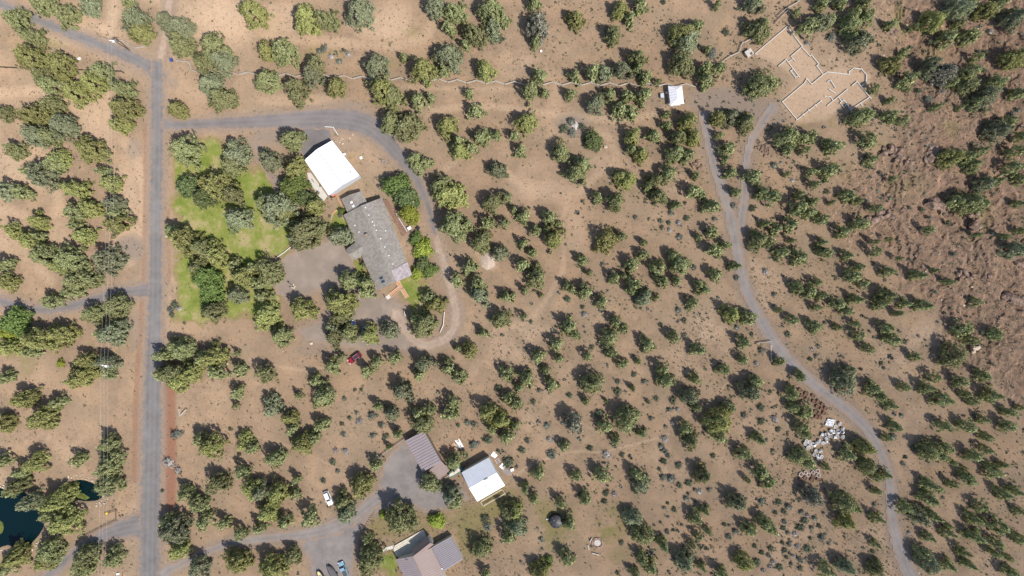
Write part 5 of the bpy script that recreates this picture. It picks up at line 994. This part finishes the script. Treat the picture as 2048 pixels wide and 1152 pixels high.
SHRUBS = {
(1024,288): [(1270,550,22),(1400,590,24),(1185,610,18),(1260,630,22),(1335,630,22),(1200,665,20),(1260,690,20),(1340,740,28),(990,585,20),(1620,600,20),(1455,985,24),(1800,1070,24),(725,960,18),(1930,510,28),(1775,490,26),(2030,1020,26),(565,455,14),(1385,470,14),(1065,465,12)],
(512,576): [(705,885,20),(825,1070,30),(750,1040,18),(685,1085,18),(1000,1095,26),(925,1020,34),(1690,1075,26),(1745,1090,26),(1620,1100,18),(1940,800,30),(805,1000,18),(845,815,15),(790,815,14)],
(1024,576): [(845,830,34),(465,860,28),(280,1100,26),(170,910,24),(220,820,20),(700,1000,34),(850,750,24),(1060,750,26),(980,690,22),(1290,900,34),(1260,975,22),(1330,975,22),(1155,885,22),(1285,1080,20),(1230,1110,18),(1860,1020,26),(2000,960,32),(2000,1065,28),(1380,260,24),(1330,275,15),(1330,175,26),(1380,380,22),(580,215,28),(565,150,18),(150,270,18),(1995,500,28),(1960,605,24),(1190,295,20),(1115,1045,20),(1800,315,22),(1920,370,20),(450,90,30),(640,470,20)],
(1536,576): [(160,370,26),(345,570,22),(405,460,15),(355,490,15),(385,540,18),(910,600,18),(930,640,16),(750,650,16),(1210,385,16),(1100,430,20),(55,1050,30),(85,1130,22),(20,830,16),(50,50,20),(1070,1020,20),(420,660,14)],
(0,864): [(1400,20,44),(1345,245,46),(1420,310,30),(1300,470,16),(1910,180,18)],
(512,864): [(610,240,28),(935,30,26),(1035,35,26),(635,150,22),(715,160,26),(650,315,20),(535,390,22),(1740,105,36),(1830,690,36),(1855,760,36),(1860,60,42),(2015,240,44),(700,20,24),(1940,150,16),(1675,190,22)],
(1024,864): [(125,70,26),(85,145,30),(300,60,24),(320,180,40),(630,130,28),(760,180,36),(880,185,24),(1225,60,30),(1195,115,26),(1250,190,22),(1220,235,28),(1335,265,28),(1180,300,18),(1210,365,28),(1275,375,36),(1340,430,26),(1420,410,30),(1465,465,18),(1505,480,24),(1580,465,20),(1395,535,27),(1410,495,15),(1250,570,15),(1220,610,17),(1300,625,23),(1255,685,14),(1360,745,15),(1245,800,23),(1295,785,15),(755,485,25),(820,500,25),(745,555,27),(875,885,20),(845,1130,20),(1965,1040,34),(2015,1110,20),(1945,915,20),(2005,965,23),(1790,800,30),(1740,840,26),(1705,740,18),(1740,750,15),(1965,600,15),(2000,560,30),(1610,190,23),(1190,725,12)],
(1536,864): [(95,560,26),(165,600,32),(130,640,26),(65,645,19),(265,645,20),(320,670,20),(300,710,31),(375,695,23),(135,720,23),(265,765,33),(350,770,20),(412,755,23),(130,770,23),(160,810,19),(222,820,23),(437,845,31),(340,850,15),(120,890,20),(175,900,23),(240,915,23),(320,940,33),(140,945,23),(20,930,23),(150,1005,17),(210,995,13),(310,1015,13),(265,1030,26),(190,1055,15),(258,1090,23),(45,1045,23),(100,1080,28),(20,1080,20),(1085,255,22),(1105,200,18),(1165,125,26),(1385,330,14),(855,580,20),(445,650,14),(840,960,20),(1135,810,18),(40,150,17),(10,990,23),(490,895,16),(1000,40,30),(1405,525,14)],
(1536,0): [(510,290,38),(320,340,24),(1330,20,20),(1640,115,18),(1790,245,22),(1300,330,22),(1255,270,20),(1750,410,18),(1690,410,16),(1960,920,30),(2010,880,22),(1290,790,30),(1215,720,24),(1410,730,20),(1730,560,22),(1940,985,20),(1650,220,18),(680,430,20)],
(1536,288): [(1250,390,24),(980,430,18),(1135,510,18),(1240,520,20),(1300,590,16),(1450,630,26),(1490,880,20),(1555,290,18),(1960,370,18),(1800,710,24),(1410,560,16),(200,290,18),(110,150,14),(50,170,30),(470,380,26),(900,230,16)],
(0,576): [(1390,130,30),(1360,170,26),(1430,165,24),(1370,210,22),(1840,1130,18)],
(1024,0): [(1600,430,40),(1210,10,22),(170,525,12),(420,1020,40),(470,970,34),(560,1010,30),(480,1060,34),(1710,250,30)],
(512,0): [(1930,300,52),(540,385,30),(660,490,26),(740,430,22),(600,450,22),(500,405,24),(700,400,20)],
}
LANDMARKS = [('white metal shop',664,340),('long grey-roofed house',755,490),('red car',709,716),('white car in the lower yard',656,996),('mauve shed',850,905),('square workshop',967,958),('black water tank',1112,1040),('fire ring',1195,1085),('small pavilion',1352,192),('tiny timber hut',1495,109),('concrete foundation',1640,150),('rubble pile by the branch road',1525,295),('fork of the gravel road',1480,458),('brown soil tubs',1625,805),('heap of white tubs',1655,868),('white-rimmed tubs',1622,945),('big pond',40,1040),('small pond',168,982),('upper power pole',260,101),('lower power pole',245,723),('yard lamp',587,573),('mouth of the left driveway',285,588),('brown-roofed house',850,1120),('pale ash heap',1148,250),('pale dirt mound',976,520),('boulders in the open ground',1190,288),('lower end of the gravel road',1820,1152),('bend of the asphalt driveway',745,245),('driveway loop island',855,650),('mouth of the pond driveway',270,1052),('single white lawn rail',569,505),('corner rail fence',1527,684),('corner of the top junction',312,140),('lot corner fence',362,822),('sharp bend of the gravel road',1776,940),('burnt circle',1451,62),('white rock ledge',1952,695),('shaded rimrock ledge',1785,303),('long dark rimrock ledge',1748,436),('undercut rimrock block',1880,408),('bare red slope',1990,610),('right edge halfway down',2048,576),('top right corner',2048,0),('bottom right corner',2048,1152),('bottom left corner',0,1152),('top left corner',0,0),('middle of the top edge',1024,0),('left edge halfway down',0,500),('middle of the bottom edge',1300,1152),('right edge a quarter down',2048,280),('right edge three quarters down',2048,880)]
RANK = ['nearest','second','third','fourth','fifth','sixth','seventh','eighth','ninth','tenth']+ORD[10:]
SECT = ['right of','upper right of','above','upper left of','left of','lower left of','below','lower right of']
def place_labels(items, noun, sizes):
    """items: (u, v, r, shade); the label names the landmark, the direction from it and the rank in that direction"""
    n = len(items); best = [None]*n
    for li, (nm, lu, lv) in enumerate(LANDMARKS):
        sec = {}
        for i, it in enumerate(items):
            dx, dy = it[0]-lu, lv-it[1]; s = int(round(math.degrees(math.atan2(dy, dx))/45)) % 8
            sec.setdefault(s, []).append((math.hypot(dx, dy), i))
        for s, L in sec.items():
            L.sort()
            for rk_, (d, i) in enumerate(L[:29]):
                sc = rk_*1.0+d/90.0+(1.5 if 'corner' in nm or 'edge' in nm else 0)
                if best[i] is None or sc < best[i][0]: best[i] = (sc, nm, s, rk_)
    out = []
    for it, b in zip(items, best):
        sz = next(w for lim, w in sizes if it[2] < lim)
        out.append(f"{sz} {it[3]} {noun}, {RANK[b[3]]} {noun} {SECT[b[2]]} the {b[1]}")
    return out
ALL = []; BLEACHED = [(1081.5,47.5),(1426.5,459),(1801,627),(1105,770),(1146,847),(1626,995),(1286,508),(1300,710),(1597,452),(1888,146)]
for (ox, oy), L in TREES.items():
    for (x, y, r) in L:
        u, v = ox+x/4, oy+y/4
        if any(math.hypot(u-a[0], v-a[1]) < .45*min(r/4, a[2]) for a in ALL): continue
        sh = ('yellow-green', 'olive', 'grey-green')[0 if random.random() < .26+.12*(u < 500) else (1 if random.random() < .62 else 2)]  # yellower mix on the left puts the sun hotspot's glow into leaf colour
        if any(math.hypot(u-a, v-b) < 6 for a, b in BLEACHED): sh = 'bleached'
        ALL.append((u, v, r/4, sh))
ALL.sort(key=lambda t: -t[2])
labels = place_labels(ALL, 'juniper', [(11, 'small'), (17, 'mid-sized'), (24, 'large'), (999, 'very large')])
NT = 300; KEY = {'bleached': 'dead', 'yellow-green': 'yellow', 'olive': 'olive', 'grey-green': 'grey'}
print('trees', len(ALL))
rest_v, rest_f, rest_o = [], [], 0; TREEPOS = []
for i, ((u, v, r, sh), lb) in enumerate(zip(ALL, labels)):
    rm = r*PXM*.905; hgt = (3.9+1.72*rm)*random.uniform(.9, 1.12) if rm > .9 else 1.8+3.2*rm
    x, y, z = G(u, v, hgt*.47); TREEPOS.append((x, y, rm))
    cls = 'L' if rm > 3.3 else ('M' if rm > 2.0 else 'S'); form = 'cone' if random.random() < (.25 if u < 1000 else .6) else 'round'; s = random.randrange(4)
    rz = random.uniform(0, 6.28); sx = rm*1.06
    if i < NT:
        t = thing('juniper_tree', lb, 'tree', (x, y, z-.05), 'junipers on the dry ground'); t.rotation_euler = (0, 0, rz); t.scale = (sx*random.uniform(.93, 1.07), sx*random.uniform(.93, 1.07), hgt)
        c = link('crown', PROTO[(cls, form, s, KEY[sh])], t); k = link('trunk', TRUNK[i % 4], t)
    else:
        me = LOW[(form, s % 3)]; nv = len(me.vertices); co = np.empty(nv*3, np.float32); me.vertices.foreach_get('co', co); co = co.reshape(-1, 4, 3)
        co = co.copy(); ca, sa = math.cos(rz), math.sin(rz); c2 = co.reshape(-1, 3)
        q = np.stack([(c2[:, 0]*ca-c2[:, 1]*sa)*sx+x, (c2[:, 0]*sa+c2[:, 1]*ca)*sx+y, c2[:, 2]*hgt+z-.05], -1)
        rest_v.append(q); rest_f.append(np.arange(len(q)).reshape(-1, 4)+rest_o); rest_o += len(q)
# more of the same wood outside the frame
for _ in range(150):
    a = random.random(); x, y = (random.choice((-1, 1))*random.uniform(172, 205), random.uniform(-125, 125)) if a < .5 else (random.uniform(-200, 200), random.choice((-1, 1))*random.uniform(103, 128))
    if abs(x+116) < 8 or abs(x-132) < 14: continue
    z = zz(x, y); rm = random.uniform(1.6, 3.6); hgt = 3+1.4*rm; me = LOW[(random.choice(('round', 'cone')), random.randrange(3))]; nv = len(me.vertices); co = np.empty(nv*3, np.float32); me.vertices.foreach_get('co', co); c2 = co.reshape(-1, 3)
    q = c2*np.array([rm, rm, hgt])+np.array([x, y, z]); rest_v.append(q); rest_f.append(np.arange(len(q)).reshape(-1, 4)+rest_o); rest_o += len(q)
tag(link('juniper_scrub', np_mesh('juniper_scrub', np.concatenate(rest_v), np.concatenate(rest_f), M['jun_olive'])), 'smaller junipers scattered between the larger trees', 'trees', None, 'stuff')
# broad-leaved trees and bushes
BP = {m: [crown_mesh('crown', M[m], 900+j*7+len(m), 190, 26, 'dome', .055, .15, .04) for j in range(2)] for m in ('green', 'lime', 'dkgreen')}
for i, (u, v, r, m, lb) in enumerate(BROAD):
    rm = r*PXM; small = 'bush' in lb or 'shrub' in lb; hgt = rm*1.25+.4 if small else 3.0+1.15*rm; x, y, z = G(u, v, hgt*.5); TREEPOS.append((x, y, rm))
    t = thing('leafy_bush' if small else 'leafy_tree', lb, 'bush' if small else 'tree', (x, y, z-.05), 'fresh green garden trees and bushes'); t.rotation_euler = (0, 0, i*1.3); t.scale = (rm*1.06, rm*1.0, hgt)
    link('crown', BP[m][i % 2], t); link('trunk', TRUNK[i % 4], t)
# sagebrush
SP = {k: [crown_mesh('sagebrush', M[k], 400+j*13+len(k), 26, 20, 'mound', .10, .30, .02) for j in range(3)] for k in ('sage', 'sagegreen', 'deadwood')}
SL = []
for (ox, oy), L in SHRUBS.items():
    for (x, y, r) in L: SL.append((ox+x/4, oy+y/4, r/4, random.choice(('silver', 'silver', 'grey-green', 'grey-green', 'bleached'))))
sl = place_labels(SL, 'shrub', [(4.5, 'tiny'), (6, 'small'), (8, 'round'), (99, 'broad')]); SK = {'silver': 'sage', 'grey-green': 'sagegreen', 'bleached': 'deadwood'}
for i, ((u, v, r, sh), lb) in enumerate(zip(SL, sl)):
    rm = r*PXM*1.05; h = .35+rm*.85; x, y, z = G(u, v, h*.5)
    o = tag(link('sagebrush', SP[SK[sh]][i % 3], None, (x, y, z-.05)), lb, 'shrub', 'sagebrush on the sand'); o.scale = (rm, rm*random.uniform(.85, 1.1), h); o.rotation_euler = (0, 0, i*2.1)

# ------------------------------------------------------------------ rocks
def rock_mesh(seed, mat, n=2):
    import bmesh
    bm = bmesh.new(); bmesh.ops.create_icosphere(bm, subdivisions=n, radius=1); rg = np.random.default_rng(seed)
    pl = rg.normal(0, 1, (9, 3)); pl /= np.linalg.norm(pl, axis=1, keepdims=True); dd = rg.uniform(.55, .9, 9)
    for v in bm.verts:
        p = np.array(v.co)
        for a, d in zip(pl, dd):
            k = p@a
            if k > d: p = p-a*(k-d)
        v.co = p*np.array([1, .8, 1.0])+rg.normal(0, .05, 3)
    me = bpy.data.meshes.new('rock'); bm.to_mesh(me); bm.free(); me.materials.append(mat); return me
RM = [rock_mesh(i, M['rock']) for i in range(6)]; RP = [rock_mesh(20+i, M['palerock']) for i in range(4)]
def rock(parent, meshes, x, y, z, s, name='rock'):
    o = link(name, random.choice(meshes), parent, (x, y, z)); o.scale = (s*random.uniform(.8, 1.3), s*random.uniform(.7, 1.1), s*random.uniform(.7, 1.1)); o.rotation_euler = (random.uniform(-.5, .5), random.uniform(-.5, .5), random.uniform(0, 6.28)); return o
def outcrop(pts, label, size, n, meshes=RM, name='rock_outcrop', cat='rocks', spread=.6):
    g = [G(*p) for p in pts]; c = np.mean(g, 0); r = thing(name, label, cat, (float(c[0]), float(c[1]), float(c[2])))
    for i in range(n):
        t = i/max(n-1, 1)*(len(g)-1); k = min(int(t), len(g)-2) if len(g) > 1 else 0; a = g[k]; b = g[k+1] if len(g) > 1 else g[k]; f = t-k
        x, y = a[0]+(b[0]-a[0])*f+random.gauss(0, spread), a[1]+(b[1]-a[1])*f+random.gauss(0, spread); rock(r, meshes, x-c[0], y-c[1], zz(x, y)-c[2]+size*.15, size*random.uniform(.45, 1.25))
outcrop([(1758,302),(1775,300),(1790,305),(1793,312)], 'shaded ledge of dark rimrock at the upper end of the red slope', 1.5, 14)
outcrop([(1792,318),(1806,322),(1818,318)], 'short dark rimrock ledge just below the shaded ledge', 1.3, 9)
outcrop([(1715,440),(1735,440),(1752,434),(1765,427),(1782,434)], 'long dark winding rimrock ledge above the middle of the red slope', 1.4, 20)
outcrop([(1860,404),(1872,408),(1884,412),(1900,414)], 'undercut block of rimrock below the big shaded juniper', 1.9, 13)
outcrop([(1864,300),(1860,312),(1856,324)], 'pale smooth rimrock slab left of the big leaning juniper', 2.0, 8)
outcrop([(1918,550),(1926,552),(1942,556)], 'pair of dark rimrock points at the right of the red slope', 1.5, 8)
outcrop([(2006,510),(2020,515),(2034,518),(2040,535)], 'rimrock blocks under the juniper at the right edge', 1.7, 12)
outcrop([(1948,430),(1946,445),(1950,460)], 'reddish rimrock edge right of the bare slope', 1.6, 8)
outcrop([(2005,590),(2020,600),(2035,606)], 'pale pinkish rimrock blocks near the right edge', 2.0, 12, RM)
outcrop([(1765,50),(1772,58),(1785,66)], 'dark rimrock rib left of the green gully at the top', 1.4, 9)
outcrop([(1945,700),(1948,702)], 'single pale boulder with a dark shadow on the lower slope', 1.3, 3, RP)
outcrop([(1515,293),(1522,298),(1530,300),(1538,295),(1527,290)], 'heap of reddish rubble beside the branch road', .55, 40, RM, 'rubble_pile', 'rubble', 1.1)
outcrop([(1180,292),(1190,296),(1202,292)], 'pale boulders round the low yellowish bush in the open ground', .9, 12, RP, 'boulders')
outcrop([(1388,328),(1395,333)], 'dark rocks beside the left edge of the gravel road', .8, 7, RM, 'boulders')
outcrop([(1680,240),(1690,235),(1700,250)], 'reddish rubble below the lower corner of the foundation', .6, 18, RM, 'rubble_pile', 'rubble', 1.6)
outcrop([(700,272),(684,278),(676,284)], 'small rockery beside the rear corner of the metal shop', .35, 14, RP, 'rockery', 'rocks', .6)
for nm, (k_, lb) in {'pond_stones': ('pond', 'ring of grey stones round the big pond'), 'small_pond_stones': ('small_pond', 'ring of grey stones round the small pond')}.items():
    poly = pondsW[k_]; c = np.mean(poly, 0); mb = MB(); n = len(poly); out_ = []
    r = thing('pond_stones', lb, 'stones', (*c, zz(*c)-.2))
    for i in range(n):
        a, b = poly[i], poly[(i+1) % n]; m = max(1, int(np.linalg.norm(b-a)/.33))
        for j in range(m):
            p = lerp(a, b, (j+random.random())/m); p = c+(p-c)*(1+random.uniform(.05, .26)*9/max(np.linalg.norm(p-c), 4))
            if p[0] < -172: continue
            s = random.uniform(.16, .42); mb.box((*p, zz(*p)-.22), s*1.4, s, s*1.5, random.uniform(0, 3))
    tag(part(r, 'stone_border', M['palerock'], mb), kind='stuff')
al = [P(*p) for p in [(137,968),(150,963),(158,966),(155,975),(158,986),(166,988),(178,996),(170,1001),(152,996),(146,984)]]; c = P(168,982)
tag(MB().prism(al, zz(*c)-.29, zz(*c)-.25).build('pond_weed', M['algae']), 'green weed mat floating on the small pond', 'weed', None, 'stuff')
al = [P(*p) for p in [(-5,1040),(4,1046),(6,1056),(3,1066),(-5,1072)]]; c2 = P(40,1040)
tag(MB().prism(al, zz(*np.mean(pondsW['pond'], 0))-.29, zz(*np.mean(pondsW['pond'], 0))-.25).build('pond_weed', M['algae']), 'green weed mat at the left end of the big pond', 'weed', None, 'stuff')
x, y, z = G(1150,252); mb = MB().lathe((x, y, z), [(1.5, -.1), (1.1, .1), (.6, .2), (.3, .26), (0, .26)], 14); mb.v = [(x+(p[0]-x)*(1+.45*math.sin(3*math.atan2(p[1]-y, p[0]-x))), y+(p[1]-y)*(1+.3*math.sin(5*math.atan2(p[1]-y, p[0]-x)+1)), p[2]) for p in mb.v]; mb.solo('ash_heap', M['ash'], (x, y, z), 'flat ragged heap of pale ash and grey litter in the open ground', 'heap')
x, y, z = G(976,521); mb = MB().lathe((x, y, z), [(2.9, -.1), (2.2, .25), (1.2, .55), (.4, .66), (0, .66)], 18); mb.v = [(x+(p[0]-x)*.9, y+(p[1]-y)*1.15, p[2]+.06*math.sin(p[0]*3)) for p in mb.v]; mb.solo('dirt_mound', M['palesoil'] if 'palesoil' in M else plain('pale_soil', (.32, .25, .20), .95, .2, 1.5, bmp=.4), (x, y, z), 'pale mound of dirt between two junipers right of the driveway', 'mound', smooth_=True)

# ------------------------------------------------------------------ uncountable ground cover
def grid_lookup(arr, x, y):
    i = np.clip(np.searchsorted(gx, x), 0, NX-1); j = np.clip(np.searchsorted(gy, y), 0, NY-1); return arr[j*NX+i]
def scatter(name, n, mat, label, dens, size, blades=4, flat=.5, seed=1, shape='tuft'):
    rg = np.random.default_rng(seed); x = rg.uniform(-180, 180, n); y = rg.uniform(-105, 105, n)
    keep = rg.uniform(0, 1, n) < dens(x, y); x, y = x[keep], y[keep]; m = len(x)
    z = grid_lookup(Zg, x, y)
    s = size*np.exp(rg.normal(0, .4, m)); c = np.stack([x, y, z], -1)
    if shape == 'tuft':
        a = rg.uniform(0, 6.28, (m, blades)); el = rg.uniform(.3, 1.3, (m, blades))
        d = np.stack([np.cos(a)*np.cos(el), np.sin(a)*np.cos(el), np.sin(el)*flat*2], -1)*s[:, None, None]
        sd = np.stack([-np.sin(a), np.cos(a), a*0], -1)*s[:, None, None]*.38
        b = c[:, None, :]+d*.05
        q = np.stack([b-sd*.6, b+d*.7+sd, b+d*1.1, b+d*.7-sd], 2).reshape(-1, 3); q[:, 2] += .01
        f = np.arange(len(q)).reshape(-1, 4)
    else:                                          # little rough stones
        base = np.array([(1, 0, 0), (.3, .9, 0), (-.8, .5, 0), (-.7, -.7, 0), (.4, -.9, 0), (.15, .1, .9)])
        ang = rg.uniform(0, 6.28, m); jt = rg.uniform(.7, 1.3, (m, 6, 3)); v = base[None]*jt*s[:, None, None]
        ca, sa = np.cos(ang)[:, None], np.sin(ang)[:, None]
        q = np.stack([v[..., 0]*ca-v[..., 1]*sa, v[..., 0]*sa+v[..., 1]*ca, v[..., 2]*.8-.05*s[:, None]], -1)+c[:, None, :]
        q = q.reshape(-1, 3); t = np.array([(0, 1, 5), (1, 2, 5), (2, 3, 5), (3, 4, 5), (4, 0, 5)]); f = (np.arange(m)[:, None, None]*6+t[None]).reshape(-1, 3)
    return tag(link(name, np_mesh(name, q, f, mat)), label, name.replace('_', ' '), None, 'stuff')
off = lambda x, y: grid_lookup(np.where((road_sd > -.4) | (fd > -.3) | (pond_sd > -.6), 0., 1.), x, y)
nolawn = lambda x, y: grid_lookup(np.where(lawn_sd > -.5, 0., 1.), x, y)
patch = lambda x, y, s, f=.05: sstep(.42, .66, fbm(x*f, y*f, s, 4))
scatter('dry_grass', 90000, M['drygrass'], 'dry bunch grass over the sandy ground', lambda x, y: off(x, y)*nolawn(x, y)*(.10+.75*patch(x, y, 201))*(.4+.6*sstep(-80, 60, x-.6*y)), .22, 5, .5, 3)
scatter('low_scrub', 34000, M['sagegreen'], 'low grey-green scrub between the trees', lambda x, y: off(x, y)*nolawn(x, y)*patch(x, y, 301, .08)*(.10+.55*sstep(-10, 90, x)), .30, 7, .45, 4)
scatter('small_sagebrush', 7000, M['sage'], 'small grey sagebrush seedlings scattered over the sand', lambda x, y: off(x, y)*nolawn(x, y)*(.04+.5*patch(x, y, 501, .06))*sstep(-30, 60, x-1.1*y), .42, 11, .6, 9)
scatter('grass', 16000, M['grass'], 'mown green grass of the lawns', lambda x, y: off(x, y)*grid_lookup(np.where(lawn_sd > -.2, 1., 0.)+green*.3, x, y), .22, 4, .4, 5)
scatter('rubble', 26000, M['rock'], 'broken reddish rock scattered over the rim slope', lambda x, y: off(x, y)*(grid_lookup(rocky, x, y)*.55*(.3+patch(x, y, 401))+.015), .22, 0, 0, 6, 'rock')
scatter('boulder_field', 5000, M['rock'], 'larger broken boulders along the rim slope', lambda x, y: off(x, y)*grid_lookup(rocky, x, y)*.5*patch(x, y, 403, .09), .48, 0, 0, 8, 'rock')
scatter('pale_rubble', 9000, M['palerock'], 'pale broken stones over the rim slope', lambda x, y: off(x, y)*(grid_lookup(rocky, x, y)*.35*(.2+patch(x, y, 402))+.012), .20, 0, 0, 7, 'rock')
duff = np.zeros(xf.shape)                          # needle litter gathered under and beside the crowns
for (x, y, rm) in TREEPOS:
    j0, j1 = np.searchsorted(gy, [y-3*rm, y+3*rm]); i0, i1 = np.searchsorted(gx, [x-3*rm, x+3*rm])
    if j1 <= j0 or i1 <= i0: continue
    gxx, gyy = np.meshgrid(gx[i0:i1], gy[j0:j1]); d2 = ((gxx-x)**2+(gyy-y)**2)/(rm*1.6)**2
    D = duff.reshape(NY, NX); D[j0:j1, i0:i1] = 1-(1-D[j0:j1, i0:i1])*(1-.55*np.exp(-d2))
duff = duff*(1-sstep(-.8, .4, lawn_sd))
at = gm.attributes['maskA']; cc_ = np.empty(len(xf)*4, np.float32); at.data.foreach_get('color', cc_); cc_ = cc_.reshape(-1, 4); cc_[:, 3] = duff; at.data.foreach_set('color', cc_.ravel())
for o in list(bpy.data.meshes):
    if o.users == 0: bpy.data.meshes.remove(o)
